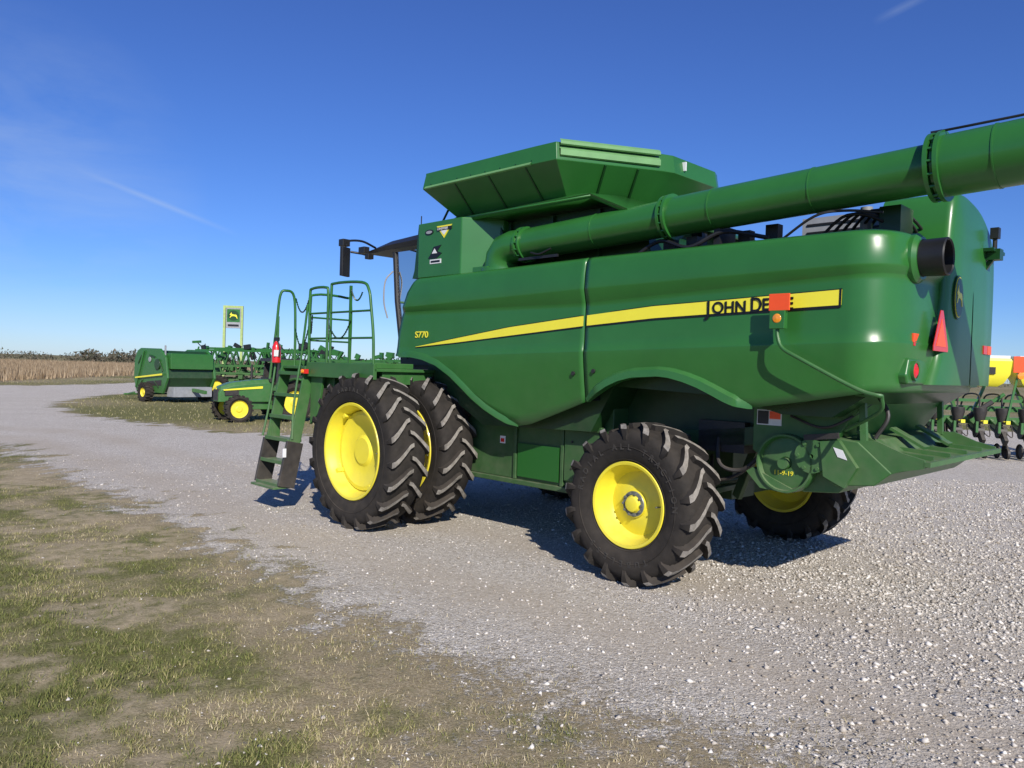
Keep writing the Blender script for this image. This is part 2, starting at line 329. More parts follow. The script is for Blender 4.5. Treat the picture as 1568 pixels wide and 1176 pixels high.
g.lathe([(6.04,0),(6.06,.04),(6.05,.062),(6.0,.07)],(0,1.22,2.13),20,1,ax='x'); g.lathe([(6.055,.062),(6.06,.08),(5.98,.085)],(0,1.22,2.13),20,2,ax='x')
g.build("rear_reflectors",[ORG,RED,GREEN],CH,flip=True,smooth=30)
g=G()
g.prism([(.80,2.02),(1.34,2.02),(1.38,2.09),(1.32,2.23),(.95,2.23),(.84,2.12)],fy,5.93,6.035); g.build("lamp_recess",GREEN,CH,flip=True,smooth=0,bevel=.02,seg=3)
g=G(); g.lathe([(5.85,.21),(6.03,.20),(6.06,.17),(6.06,.15)],(0,1.18,3.03),32,0,ax='x'); g.lathe([(5.98,.145),(6.24,.15),(6.25,.14),(6.24,.13),(5.98,.12),(5.98,0)],(0,1.18,3.03),32,1,ax='x'); g.build("exhaust_outlet",[GREEN,BLK],CH,flip=True,smooth=40)
g=G(); g.box((6.16,-.45,3.25),(.14,.12,.10),0); g.bar((6.08,-.45,3.1),(6.16,-.45,3.22),.04,.04,0); g.box((6.16,-.5,3.46),(.07,.08,.10),1); g.cyl((6.16,-.5,3.28),(6.16,-.5,3.45),.02,n=8,mi=1); g.bx((6.08,-.7,3.27),(6.2,-.3,3.30),0)
g.build("beacon_and_work_light",[DGREEN,BLK],CH,flip=True)
g=G(); g.tube(cat([(5.15,1.78,2.48),(5.16,1.79,2.38),(5.21,1.80,2.285),(5.36,1.80,2.20),(5.80,1.74,1.97),(5.96,1.68,1.925),(5.7,1.5,1.93)]),.016,n=10); g.tube(cat([(5.96,1.68,1.93),(5.92,1.6,1.8),(5.55,1.3,1.62)],4),.016); g.build("marker_arm",GREEN2,CH,flip=True)
g=G(); g.bx((5.075,1.785,2.595),(5.255,1.80,2.735),0); g.box((5.16,1.79,2.52),(.13,.06,.15),2); g.lathe([(1.83,0),(1.825,.035),(1.80,.052),(1.77,.055)],(5.16,0,2.53),20,1); g.build("marker_lamp",[ORG,AMB,GREEN],CH,flip=True,smooth=30,bevel=.004)
# grain tank
g=G()
g.prism([(.5,3.1),(.5,4.02),(2.6,4.02),(3.3,3.75),(3.45,3.1)],pm,-1.12,1.12)
for s in(1.3,2.0,2.7): g.bx((s,1.12,3.15),(s+.04,1.16,3.85))
g.build("grain_tank",DGREEN,CH,flip=True,smooth=0)
g=G()
g.loft([[(.55,1.30,4.02),(.62,1.52,3.90),(.62,1.5,3.86)],[(2.45,1.30,4.02),(2.88,1.52,3.93),(2.88,1.5,3.88)],[(2.8,.9,4.02),(3.36,1.5,3.71),(3.36,1.48,3.66)],[(2.9,0,4.02),(3.5,.6,3.70),(3.5,.6,3.66)],[(2.9,-1.0,4.02),(3.5,-1.1,3.70),(3.5,-1.1,3.66)]])
g.loft([[(.62,1.52,3.90),(.62,1.1,3.86)],[(2.88,1.52,3.90),(2.88,1.1,3.86)]])
g.build("tank_shoulder",GREEN,CH,flip=True,smooth=20,solid=.015)
def ringp(pts,z): return [(a,b2,z) for a,b2 in pts]
rim=[(.32,1.70),(2.24,1.70),(2.53,1.69),(3.13,.60),(3.19,.45),(3.19,-.45),(3.13,-.60),(2.53,-1.69),(.32,-1.70),(-.30,-.6),(-.30,.6)]
low=[(a+(.03 if a>2 else -.03),b2*1.012) for a,b2 in rim]
base=[(.60,1.36),(2.2,1.36),(2.42,1.35),(2.84,.48),(2.88,.4),(2.88,-.4),(2.84,-.48),(2.42,-1.35),(.6,-1.36),(.2,-.5),(.2,.5)]
inn=[(a*.97+.04,b2*.97) for a,b2 in rim]
g=G(); g.loft([ringp(base,3.94),ringp(low,4.30),ringp(low,4.315),ringp(rim,4.475),ringp(rim,4.50),ringp(inn,4.50),ringp(base,4.0)],closed=True)
g.build("hopper_extension",GREEN,CH,flip=True,smooth=20,bevel=.006)
g=G()
def edgebar(a,b2,z0,z1,o,mi=0): 
    d=(Vector(b2)-Vector(a)).normalized(); n=Vector((-d.y,d.x)); n=-n if n.dot(Vector(((a[0]+b2[0])/2-1.4,(a[1]+b2[1])/2)))<0 else n
    g.loft([[(q[0]+n.x*o,q[1]+n.y*o,z0),(q[0]+n.x*(o+.02),q[1]+n.y*(o+.02),z0+.01),(q[0]+n.x*(o+.02),q[1]+n.y*(o+.02),z1),(q[0]+n.x*o*.5,q[1]+n.y*o*.5,z1+.03)] for q in(a,b2)],mi)
edgebar((2.55,1.66),(3.12,.63),4.46,4.50,.03); edgebar((2.55,1.66),(3.12,.63),4.34,4.41,.035); edgebar((.34,1.70),(2.2,1.70),4.29,4.31,.015)
g.build("hopper_rim_trim",simple("sunlit_green",(.16,.34,.12),.4,coat=.2,var=.1),CH,flip=True,smooth=20)  # paler green puts the sun caught on these strips into the colour
g=G()
for s in(.9,1.5,2.1): g.bar((s,1.39,3.97),(s,1.70,4.29),.02,.03)
for s,y in((2.62,1.1),(2.8,.75)): g.bar((s-.02,y-.02,3.97),(s+.22,y+.12,4.29),.02,.03)
for k in range(8):
    s=.45+k*.25; g.cyl((s,1.70,4.34),(s,1.72,4.34),.010,n=6)
g.cyl((-.02,1.3,3.95),(.25,1.5,3.8),.02); g.cyl((0,1.2,3.9),(.3,1.3,4.1),.015); g.build("hopper_ribs",DGREEN,CH,flip=True)
g=G(); g.bx((2.98,.25,4.36),(3.24,.27,4.46)); g.build("hopper_label",WHITE,CH,flip=True)
g=G()
g.prism([(.07,1.60),(.92,1.60),(1.28,1.22),(1.28,.6),(.07,.6)],lambda x,y,z:(x,y,z),3.19,3.90); g.build("front_tank_box",GREEN,CH,flip=True,smooth=0,bevel=.015)
g=G(); g.prism([(-.06,3.2),(.07,3.2),(.07,3.9),(.05,3.9),(-.02,3.3)],pm,.9,1.58); g.prism([(.9,3.19),(1.3,3.19),(1.45,3.4),(1.25,3.8)],pm,1.0,1.25); g.build("box_side_gusset",DGREEN,CH,flip=True,smooth=0)
g=G()
g.prism([(.60+x*.15,3.75+y*.08) for x,y in((-1,1),(1,1),(0,-1))],pm,1.60,1.606,1); g.prism([(.60+x*.11,3.757+y*.05) for x,y in((-1,1),(1,1),(0,-1))],pm,1.606,1.609,0); g.bx((.46,1.6,3.77),(.74,1.612,3.81),2)
text("dealer_label","LANDMARK",.04,(.475,-1.614,3.777),LR,WHITE,CH,sx=.95,extr=.001)
g.prism([(.30+.085*math.cos(a),3.77+.035*math.sin(a)) for a in np.linspace(0,6.28,16,endpoint=False)],pm,1.6,1.606,2); g.prism([(.30+.06*math.cos(a),3.77+.02*math.sin(a)) for a in np.linspace(0,6.28,16,endpoint=False)],pm,1.606,1.61,3)
g.prism([(.42+x*.13,3.50+y*.075) for x,y in((-.2,1),(1,1.2),(.4,.2),(1.1,-.2),(.3,-1),(-1,-.9),(-.5,0))],pm,1.6,1.606,2); g.bx((.33,1.6,3.36),(.55,1.606,3.415),0); g.prism([(.42+x*.05,3.52+y*.03) for x,y in((-1,-1),(1,-1),(0,1))],pm,1.606,1.61,0); g.bx((.35,1.606,3.375),(.53,1.609,3.40),2)
g.build("tank_box_decals",[WHITE,YDEC,BDEC,GREYP],CH,flip=True,smooth=0)
# unloading auger
g=G()
ya=1.37
A=lambda s:(s,ya,3.5+.0423*(s-1.755))
g.tube([A(1.75),A(3.78)],.182,n=48); g.tube([A(3.78),A(6.2)],.192,n=48); g.tube([A(6.2),A(8.6)],.232,n=48)
for s,rr,w in((1.78,.21,.03),(1.85,.205,.02),(3.76,.222,.028),(3.82,.226,.028),(6.16,.262,.03),(6.23,.268,.03),(4.3,.198,.012),(2.9,.187,.01),(5.25,.197,.01),(6.6,.238,.012)): g.tube([A(s),A(s+w)],rr,n=48)
for sb in(1.80,3.79,6.2):
    for k in range(16):
        a=2*math.pi*k/16; c=Vector(A(sb)); o=Vector((0,math.cos(a),math.sin(a)))*(.2 if sb<2 else (.212 if sb<5 else .250)); g.tube([c+o-Vector((.03,0,0)),c+o+Vector((.045,0,0))],.010,n=6)
g.tube([(1.80,ya,3.5),(1.62,ya,3.5),(1.50,ya,3.47),(1.42,ya,3.38),(1.40,ya,3.24),(1.40,ya,3.1)],[.185,.19,.20,.20,.20,.22],n=32)
g.tube([(1.40,ya,3.2),(1.40,ya,3.24)],.25,n=32); g.bx((1.15,1.3,3.16),(1.4,1.6,3.26))
g.build("unloading_auger",GREEN,CH,flip=True,smooth=40)
g=G(); g.bx((6.14,ya-.02,3.955),(6.22,ya+.02,3.97)); g.tube(cat([(2.1,1.58,3.36),(2.25,1.6,3.33),(2.4,1.58,3.38)],4),.012); g.bar((1.9,1.56,3.30),(2.5,1.57,3.30),.02,.03); g.tube(cat([(6.2,1.4,3.955),(6.5,1.42,3.955),(7,1.4,3.975),(8.5,1.4,4.03)],4),.010)
g.bx((4.3,1.1,3.2),(4.36,1.4,3.45)); g.build("auger_fittings",BLK,CH,flip=True)
g=G(); g.bx((3.5,-1.3,3.16),(5.5,.9,3.3),0); g.bx((4.65,-.5,3.3),(5.45,.3,3.64),1); g.bx((4.7,.302,3.48),(5.4,.31,3.5),2);g.bx((4.7,.302,3.56),(5.4,.31,3.58),2)
for s,y,z in((3.7,1.2,3.3),(3.9,1.0,3.36),(4.0,1.25,3.28),(4.5,1.15,3.3),(4.75,1.1,3.34)): g.box((s,y,z),(.12,.1,.22),2)
g.tube(cat([(3.4,1.45,3.2),(3.7,1.4,3.36),(4.1,1.5,3.25),(4.4,1.4,3.38),(4.8,1.3,3.3)]),.02,mi=2)
for k in range(6): g.tube(cat([(5.2+.03*k,1.2-.1*k,3.25),(5.45+.05*k,1.2-.05*k,3.44+.015*k),(5.7+.03*k,1.1-.1*k,3.38),(5.8,.9-.1*k,3.2)]),.014,mi=2)
g.tube(cat([(5.0,1.5,3.22),(5.3,1.5,3.40),(5.5,1.4,3.44),(5.8,1.35,3.40)]),.012,mi=2)
g.bx((5.68,.8,3.16),(5.85,1.1,3.50),0); g.cyl((5.5,.9,3.2),(5.5,.9,3.55),.05,mi=1)
g.build("engine_deck",[DGREEN,GREYP,BLK],CH,flip=True)
# cab
g=G()
rg=[]
for s,z0,z1,hw in((-2.35,3.80,3.82,.75),(-2.1,3.76,3.87,.9),(-1.5,3.76,3.93,.98),(-.8,3.76,3.96,1.0),(.05,3.76,3.96,1.0)):
    rg.append([(s,hw,z0+.02),(s,hw+.02,(z0+z1)/2),(s,hw-.1,z1),(s,-hw+.1,z1),(s,-hw-.02,(z0+z1)/2),(s,-hw,z0+.02)])
g.loft(rg,closed=True,caps=True); g.build("cab_roof",BLK,CH,flip=True,smooth=30)
g=G()
for y in(-.92,.92): g.add([(-1.35,y,3.74),(-1.28,y,3.0),(-1.1,y,2.2),(-.1,y,2.15),(-.05,y,3.74)],[(0,1,2,3,4)])
g.loft([[(-1.35,.9,3.74),(-1.55,.5,3.74),(-1.6,0,3.74),(-1.55,-.5,3.74),(-1.35,-.9,3.74)],[(-1.05,.9,2.1),(-1.2,.5,2.1),(-1.25,0,2.1),(-1.2,-.5,2.1),(-1.05,-.9,2.1)]])
g.build("cab_glass",GLASS,CH,flip=True,smooth=30,recalc=False)
g=G()
for y in(.93,-.93):
    g.tube([(-1.35,y,3.74),(-1.27,y,3.0),(-1.08,y,2.1)],.035,n=8); g.bar((-.12,y,2.1),(-.08,y,3.74),.08,.06); g.bar((-1.1,y,2.12),(0,y,2.12),.06,.12)
g.bx((-1.0,-.9,2.0),(.1,.9,2.12)); g.box((-.25,0,2.6),(.14,.5,.7)); g.box((-.45,0,2.4),(.45,.5,.14)); g.bx((-.02,-.9,2.1),(.05,.9,2.7))
g.bar((-1.0,0,2.1),(-.85,0,2.80),.06,.06); g.tube([(-.9+.1*math.cos(a),.17*math.sin(a),2.83+.05*math.cos(a)) for a in np.linspace(0,6.3,16)],.015,n=6)
g.box((-.75,-.45,2.7),(.06,.22,.22)); g.bar((-.95,.95,2.15),(-.95,.95,2.9),.04,.03)
g.build("cab_frame_interior",BLK,CH,flip=True,smooth=30)
g=G(); g.tube(cat([(-1.40,1.0,2.75),(-1.42,1.06,3.0),(-1.38,1.07,3.30),(-1.32,.98,3.45)]),.012); g.tube(cat([(-.6,1.0,2.6),(-.6,1.08,3.0),(-.6,1.0,3.35)]),.012); g.build("cab_grab_rails",GREYP,CH,flip=True)
g=G(); g.tube(cat([(-1.9,.9,3.86),(-1.75,1.25,3.90),(-1.6,1.6,3.84),(-1.5,1.68,3.75)]),.018); g.tube([(-2.35,.7,3.8),(-2.5,.75,3.84),(-2.6,.9,3.86)],.02)
g.box((-1.50,1.70,3.52),(.05,.20,.42),rot=Matrix.Rotation(math.radians(-25),3,'Z')); g.box((-1.56,1.68,3.80),(.12,.12,.10)); g.box((-2.1,.98,3.83),(.16,.1,.10)); g.box((-1.95,.98,3.72),(.10,.1,.08))
g.build("mirror",BLK,CH,flip=True,smooth=30,bevel=.02,seg=3)
g=G(); g.tube([(-.9,.8,3.95),(-.9,.8,4.25)],.008); g.build("antenna",BLK,CH,flip=True)
# platform, rails, ladder
g=G()
g.bx((-2.1,1.0,1.96),(.25,2.36,2.0)); g.bx((-1.34,2.32,1.86),(.25,2.37,2.06)); g.bx((-2.12,1.0,1.88),(-2.07,2.36,2.08)); g.bx((-1.2,1.3,1.70),(-.9,2.2,1.96)); g.bx((-.2,1.2,1.8),(.2,2.2,1.96))
g.bx((-.32,1.66,2.0),(.12,2.3,2.07))
g.prism([(-1.34,1.96),(-1.0,1.96),(-1.15,1.35),(-1.34,1.2)],pm,2.26,2.30)
g.build("platform",GREEN2,CH,flip=True,smooth=0,bevel=.008)
g=G()
def lad(t,s): return (s,2.30+.32*t,1.95-1.6*t)
for s in(-2.03,-1.38): g.bar(lad(-.02,s),lad(.68,s),.035,.16,0,upv=(0,1,0)); g.bar(lad(.62,s),lad(1,s),.05,.24,1,upv=(0,1,0))
for k in range(6):
    t=.04+k*.19; q=lad(t,-1.705); g.box(q,(.62,.22,.035),0); g.box((q[0],q[1]+.11,q[2]+.01),(.62,.012,.05),0)
g.bx((-2.03,2.55,.33),(-1.38,2.8,.36))
g.box((-1.36,2.66,.82),(.02,.05,.12),2); g.box((-2.0,2.45,1.1),(.02,.12,.3),0)
g.build("ladder",[GREEN2,BLK,WHITE],CH,flip=True,smooth=0,bevel=.004)
g=G()
def rail(pts,rr=.019): g.tube(cat(pts,5),rr,n=10)
z0=2.0
rail([(-1.34,2.34,z0),(-1.34,2.34,2.5),(-1.34,2.34,2.98),(-1.28,2.34,3.06),(-.95,2.34,3.06),(-.88,2.34,2.98),(-.88,2.34,2.5),(-.88,2.34,z0)])
rail([(-.80,2.34,z0),(-.80,2.34,2.5),(-.80,2.34,3.02),(-.72,2.34,3.10),(-.1,2.34,3.08),(.06,2.34,2.98),(.12,2.34,2.75),(.18,2.34,2.4),(.2,2.34,z0)])
for z in(2.38,2.72): g.tube([(-1.34,2.34,z),(-.88,2.34,z)],.014); g.tube([(-.80,2.34,z),(.15 if z<2.6 else .12,2.34,z)],.014)
rail([(-2.20,2.46,z0-.2),(-2.16,2.40,2.5),(-2.14,2.36,3.0),(-2.11,2.28,3.08),(-2.10,2.16,3.0),(-2.08,2.14,2.5),(-2.08,2.14,z0)])
rail([(-2.08,1.9,z0),(-2.08,1.9,2.9),(-2.08,1.82,3.06),(-2.08,1.3,3.06),(-2.08,1.2,2.95),(-2.08,1.2,z0)])
for z in(2.38,2.72): g.tube([(-2.08,1.9,z),(-2.08,1.2,z)],.014)
rail([(-1.36,2.55,1.0),(-1.42,2.50,1.5),(-1.42,2.40,2.2),(-1.36,2.36,2.85)],.016); rail([(-2.06,2.62,1.0),(-2.06,2.52,1.5),(-2.08,2.42,2.2),(-2.10,2.4,2.7)],.016)
g.bar((-.34,2.34,2.0),(-.34,2.34,3.05),.03,.03)
g.build("guard_rails",GREEN2,CH,flip=True,smooth=45)
g=G()
def chain(a,b2,sag):
    a=Vector(a);b2=Vector(b2); pts=[a.lerp(b2,t)-Vector((0,0,sag*4*t*(1-t))) for t in np.linspace(0,1,40)]
    g.tube(pts,[.007+.006*(i%2) for i in range(40)],n=5)
chain((-2.08,2.14,2.98),(-1.34,2.34,2.98),.22); chain((-2.08,2.14,2.55),(-1.34,2.34,2.6),.3); chain((-.88,2.34,2.9),(-.8,2.34,2.55),.35); chain((-2.08,1.9,2.8),(-1.34,2.3,2.7),.28)
chain((-.3,2.36,3.0),(-.05,2.36,2.95),.12); chain((-.8,2.36,2.55),(-.3,2.36,2.6),.2)
g.build("safety_chains",DGREEN,CH,flip=True)
g=G(); c=(-2.02,2.46,2.2); g.tube([(c[0],c[1],c[2]-.17),(c[0],c[1],c[2]-.16),(c[0],c[1],c[2]+.06),(c[0],c[1],c[2]+.11),(c[0],c[1],c[2]+.14)],[.05,.062,.062,.04,.02],n=18,mi=0); g.box((c[0],c[1],c[2]+.17),(.12,.03,.05),1); g.box((c[0]+.06,c[1]+.03,c[2]-.03),(.008,.08,.09),2); g.tube([(c[0]+.03,c[1],c[2]+.14),(c[0]+.09,c[1],c[2]+.05),(c[0]+.07,c[1],c[2]-.08)],.01,n=6,mi=1)
g.build("fire_extinguisher_on_ladder",[RED,BLK,WHITE],CH,flip=True)
g=G(); g.box((-1.30,2.42,1.93),(.10,.06,.06),0); g.lathe([(2.48,0),(2.47,.025),(2.44,.03)],(-1.30,0,1.93),14,1); g.build("platform_side_light",[RED,AMB],CH,flip=True)
# wheels
def wheel(name,R,W,rimR,nl,lugh,depth,kind,parent):
    w=W/2; Rc=R-lugh; g=G()
    half=[(.70,rimR-.01),(.80,rimR+.012),(.88,rimR+.05),(.97,rimR+.35*(Rc-rimR)),(1.0,rimR+.6*(Rc-rimR)),(.985,rimR+.78*(Rc-rimR)),(.93,Rc-.035),(.80,Rc-.008),(.4,Rc+.003),(0,Rc+.006)]
    prof=[(-a*w,b2) for a,b2 in half]+[(a*w,b2) for a,b2 in half[::-1][1:]]
    g.lathe(prof,(0,0,0),96,0)
    for rr in(rimR+.04,rimR+.5*(Rc-rimR)):
        yy=np.interp(rr,[h[1] for h in half[:6]],[h[0] for h in half[:6]])*w
        for sg in(-1,1): g.lathe([(sg*(yy-.002),rr-.006),(sg*(yy+.006),rr),(sg*(yy-.002),rr+.006)],(0,0,0),72,0)
    st=[(-.06,R,-.03),(.15,R,.06),(.45,R,.36),(.75,R-.006,.66),(.95,R-.018,.84),(1.03,R-.05,.91),(1.035,R-.14,.95)]
    dl=w*.98/R
    for sg in(-1,1):
        for k in range(nl):
            ph=2*math.pi*(k+(.5 if sg>0 else 0))/nl; rings=[]
            for j,(yy,rt,lag) in enumerate(st):
                a=ph-lag*dl; hw=(.023+.012*yy if yy<1 else .036)*(.55 if j==len(st)-1 else 1)
                rb=min(Rc-.02,rt-.02) if j<5 else rt-.06
                y=sg*yy*w; yb=sg*min(yy,.93)*w if j>=4 else y
                def P(rad,da,y): return (rad*math.cos(a+da),y,rad*math.sin(a+da))
                rings.append([P(rb,-(hw+.014)/R,yb),P(rt,-hw/R,y),P(rt,hw/R,y),P(rb,(hw+.014)/R,yb)])
            n=4
            for i in range(len(rings)-1):
                a_,b_=rings[i],rings[i+1]
                for q in range(4):
                    g.add([a_[q],a_[(q+1)%n],b_[(q+1)%n],b_[q]],[(0,1,2,3)],1 if (q==1 and i<5) else 0)
            g.add(rings[0],[(0,1,2,3)],0); g.add(rings[-1],[(0,1,2,3)],0)
    o=g.build(name+"_tyre",[TIRE,LUG],parent,flip=True,smooth=0,recalc=False)
    me=o.data; bm=bmesh.new(); bm.from_mesh(me); bmesh.ops.remove_doubles(bm,verts=bm.verts,dist=.0002); bmesh.ops.recalc_face_normals(bm,faces=bm.faces); bm.to_mesh(me); bm.free()
    me.polygons.foreach_set("use_smooth",[True]*len(me.polygons)); me.set_sharp_from_angle(angle=math.radians(38))
    g=G(); d=depth
    if kind=='front':
        pr=[(.70*w,rimR-.012),(.86*w,rimR+.022),(.90*w,rimR+.015),(.88*w,rimR-.012),(.70*w,rimR-.025),(.5*w,rimR-.06),(w*.9-d*.6,rimR-.075),(w*.9-d,rimR-.09),(w*.9-d-.01,rimR-.14),(w*.9-d+.03,rimR-.22),(w*.9-d+.03,.20),(w*.9-d,.16),(w*.9-d,0)]
    else:
        pr=[(.70*w,rimR-.012),(.84*w,rimR+.020),(.88*w,rimR+.013),(.86*w,rimR-.012),(.66*w,rimR-.022),(.5*w,rimR-.05),(w*.9-d*.8,rimR-.06),(w*.9-d,rimR-.09),(w*.9-d+.02,rimR-.16),(w*.9-d+.05,.17),(w*.9-d+.05,.13),(w*.9-d+.05,0)]
    g.lathe(pr,(0,0,0),72,0); g.lathe([(-a,b2) for a,b2 in pr],(0,0,0),72,0)
    y0=w*.9-d+(.03 if kind=='front' else .05)
    if kind=='rear':
        g.lathe([(y0-.01,.135),(y0+.03,.13),(y0+.035,.085),(y0+.07,.07),(y0+.075,.055),(y0+.075,0)],(0,0,0),32,0)
        g.lathe([(y0+.031,.125),(y0+.037,.120),(y0+.037,.088)],(0,0,0),32,1)
        for k in range(10):
            a=k*math.pi/5; x,z=.105*math.cos(a),.105*math.sin(a); g.cyl((x,y0+.03,z),(x,y0+.062,z),.013,n=6,mi=1)
    else:
        for k in range(10):
            a=k*math.pi/5; x,z=.24*math.cos(a),.24*math.sin(a); g.cyl((x,y0-.01,z),(x,y0+.02,z),.016,n=6,mi=1)
        g.box((-.02,y0+.01,.30),(.16,.012,.24),2,rot=Matrix.Rotation(.2,3,'Y'))
        for k in range(4):
            a=k*math.pi/2+.6; x,z=(rimR-.075)*math.cos(a),(rimR-.075)*math.sin(a); g.box((x,w*.35,z),(.05,.12,.05),0,rot=Matrix.Rotation(-a,3,'Y'))
    g.cyl((rimR-.07,w*.55,.02),(rimR-.09,w*.75,.02),.008,n=6,mi=1)
    o2=g.build(name+"_rim",[YEL,HUB,WHITE],parent,flip=True,smooth=35)
    return o,o2
def dup(pair,name,s,y,z,rz=0,ang=0):
    for k,o in enumerate(pair):
        q=o.copy(); q.name=name+("_tyre","_rim")[k]; scn.collection.objects.link(q); q.parent=CH; q.location=(s,-y,z); q.rotation_euler=(0,ang,rz)
fwp=wheel("front_outer_left",.975,.52,.585,20,.058,.30,'front',CH)
for o in fwp: o.location=(0,-2.28,.965)
dup(fwp,"front_inner_left",0,1.50,.965,0,.13); dup(fwp,"front_outer_right",0,-2.28,.965,math.pi,.1); dup(fwp,"front_inner_right",0,-1.50,.965,math.pi,.2)
rwp=wheel("rear_left",.785,.54,.400,18,.060,.20,'rear',CH)
for o in rwp: o.location=(3.72,-1.60,.775)
dup(rwp,"rear_right",3.72,-1.60,.775,math.pi,.1)
def ringtext(txt,cx_,cz_,yy,rad,size,a0,da,nm):
    for i,ch in enumerate(txt):
        if ch==' ': continue
        a=a0-i*da
        text(nm+"_%d"%i,ch,size,(cx_+rad*math.cos(a),-yy,cz_+rad*math.sin(a)),(math.pi/2,-(a-math.pi/2),0),LETT,CH,extr=.004,bold=.002,center=True)
ringtext("RADIAL ALL TRACTION",3.72,.775,1.868,.56,.08,2.95,.16,"rear_tyre_letter"); ringtext("TUBELESS",3.72,.775,1.868,.56,.08,-1.1,.17,"rear_tyre_size")
ringtext("RADIAL 8000",0,.965,2.541,.77,.07,1.9,.11,"front_tyre_letter")
# ================================================================== BACKGROUND OBJECTS
def simplewheel(g,c,R,w,rimR,mt,my,ax='x',n=28):
    g.lathe([(-w/2*.7,rimR),(-w/2,rimR+.5*(R-rimR)),(-w/2*.9,R*.97),(-w/3,R),(w/3,R),(w/2*.9,R*.97),(w/2,rimR+.5*(R-rimR)),(w/2*.7,rimR)],c,n,mt,ax=ax)
    for sg in(-1,1): g.lathe([(sg*w/2*.75,rimR),(sg*w*.2,rimR*.9),(sg*w*.22,rimR*.4),(sg*w*.3,rimR*.3),(sg*w*.3,0)],c,n,my,ax=ax)
    for k in range(18):
        a=2*math.pi*k/18
        for sg in(-1,1):
            q=Vector((sg*w*.25,R*math.cos(a+sg*.1),R*math.sin(a+sg*.1))) if ax=='x' else Vector((R*math.cos(a+sg*.1),sg*w*.25,R*math.sin(a+sg*.1)))
            rot=Matrix.Rotation(a+sg*.1,3,'X') if ax=='x' else Matrix.Rotation(-(a+sg*.1),3,'Y')
            d=(w*.5,.06,.05) if ax=='x' else (.06,w*.5,.05)
            g.box(Vector(c)+q,d,mt,rot=rot)
SG=empty("dealership_sign",(-21.85,60,0),math.radians(6))
g=G()
for x in(-.66,.66): g.bx((x-.09,-.1,0),(x+.09,.1,6.3))
g.bx((-.57,-.08,6.12),(.57,.08,6.3)); g.build("posts",simple("sign_yellow_green",(.36,.46,.16),.5),SG,smooth=0)
g=G(); g.bx((-.50,-.16,4.55),(.60,.16,6.1),0); g.bx((-.44,-.17,5.02),(.54,-.155,6.02),1); g.prism([(.05+.42*math.cos(a),5.52+.40*math.sin(a)) for a in np.linspace(0,6.28,24,endpoint=False)],pm,-.175,-.17,2)
g.prism([(.05+x*.32,5.50+y*.3) for x,y in DEER],pm,-.18,-.176,3); g.bx((-.36,-.17,4.68),(.46,-.165,4.84),4)
g.build("panel",[GREYP,GREEN,DGREEN,YDEC,BDEC],SG,smooth=0)
TR=empty("compact_tractor",(-8.55,26.6,0),math.radians(180+38))
g=G()
for y in(-.66,.66): simplewheel(g,(1.1,y,.44),.44,.28,.29,0,1,ax='y')
for y in(-.74,.74): simplewheel(g,(-.75,y,.66),.66,.40,.40,0,1,ax='y')
g.build("wheels",[TIRE,YEL],TR,smooth=35)
g=G()
rg=[]
for x,zt,hw in((-.1,1.44,.38),(.5,1.40,.36),(1.2,1.31,.34),(1.55,1.18,.30),(1.64,1.0,.27)):
    rg.append([(x,-hw,.66),(x,-hw,zt-.12),(x,-hw*.7,zt),(x,hw*.7,zt),(x,hw,zt-.12),(x,hw,.66)])
g.loft(rg,closed=True,caps=True); g.bx((-.2,-.25,.4),(1.3,.25,.7))
for y in(-.74,.74): g.prism([(-1.45,1.0),(-1.3,1.3),(-.8,1.45),(-.3,1.38),(-.05,1.05),(-.2,1.36),(-.8,1.52),(-1.4,1.36)],pm,y-.2,y+.2)
g.build("hood_and_fenders",GREEN,TR,smooth=30,bevel=.02)
g=G(); g.bx((1.60,-.22,.72),(1.66,.22,1.08)); g.bx((1.0,-.365,.88),(1.45,.365,1.10)); g.bx((-.95,-.45,.9),(-.1,.45,1.0)); g.bx((-1.2,-.5,.6),(-.2,.5,1.3))
for y in(-.62,.62):
    g.bar((-.15,y,1.0),(-.25,y,2.05),.06,.06); g.bar((-1.25,y,1.2),(-1.2,y,2.05),.06,.06); g.bx((-1.2,y-.01,1.1),(-.2,y+.01,2.0))
g.bx((-1.35,-.7,2.05),(-.1,.7,2.16)); g.bx((-.12,-.45,1.35),(-.02,.45,1.5)); g.bar((.9,-.7,.4),(.9,.7,.4),.1,.12); g.bar((-.7,-.8,.66),(-.7,.8,.66),.16,.16)
g.bx((-1.1,-.25,1.3),(-.98,.25,1.8)); g.cyl((.3,-.45,1.3),(.3,-.45,1.9),.04); g.build("cab_and_chassis",BLK,TR,smooth=30)
g=G(); g.prism([(.2,1.12),(1.5,1.04),(1.52,1.08),(.2,1.2)],pm,-.385,-.38); g.prism([(.2,1.12),(1.5,1.04),(1.52,1.08),(.2,1.2)],pm,.38,.385); g.box((1.67,0,1.10),(.02,.3,.05)); g.build("stripe",YDEC,TR,smooth=0)
BA=empty("round_baler",(-16.3,37.2,0),math.radians(-38)); BA.scale=(1.06,1.06,1.04)
g=G()
sidep=[(-1.25,.45),(-1.5,1.0),(-1.45,1.9),(-1.2,2.3),(-.9,2.42),(.8,2.40),(1.3,2.0),(1.5,1.1),(1.1,.4)]
g.prism(sidep,pm,-1.15,-1.05,0); g.prism(sidep,pm,1.05,1.15,0); g.prism([(-1.2,.5),(-1.42,1.0),(-1.37,1.85),(-1.15,2.22),(-.87,2.34),(.75,2.32),(1.22,1.95),(1.4,1.1),(1.0,.45)],pm,-1.05,1.05,1)
for k in range(11):
    t=k/10; g.bx((-1.49+.06*abs(t-.5),-1.0,.8+t*1.1),(-1.40,1.0,.85+t*1.1),2)
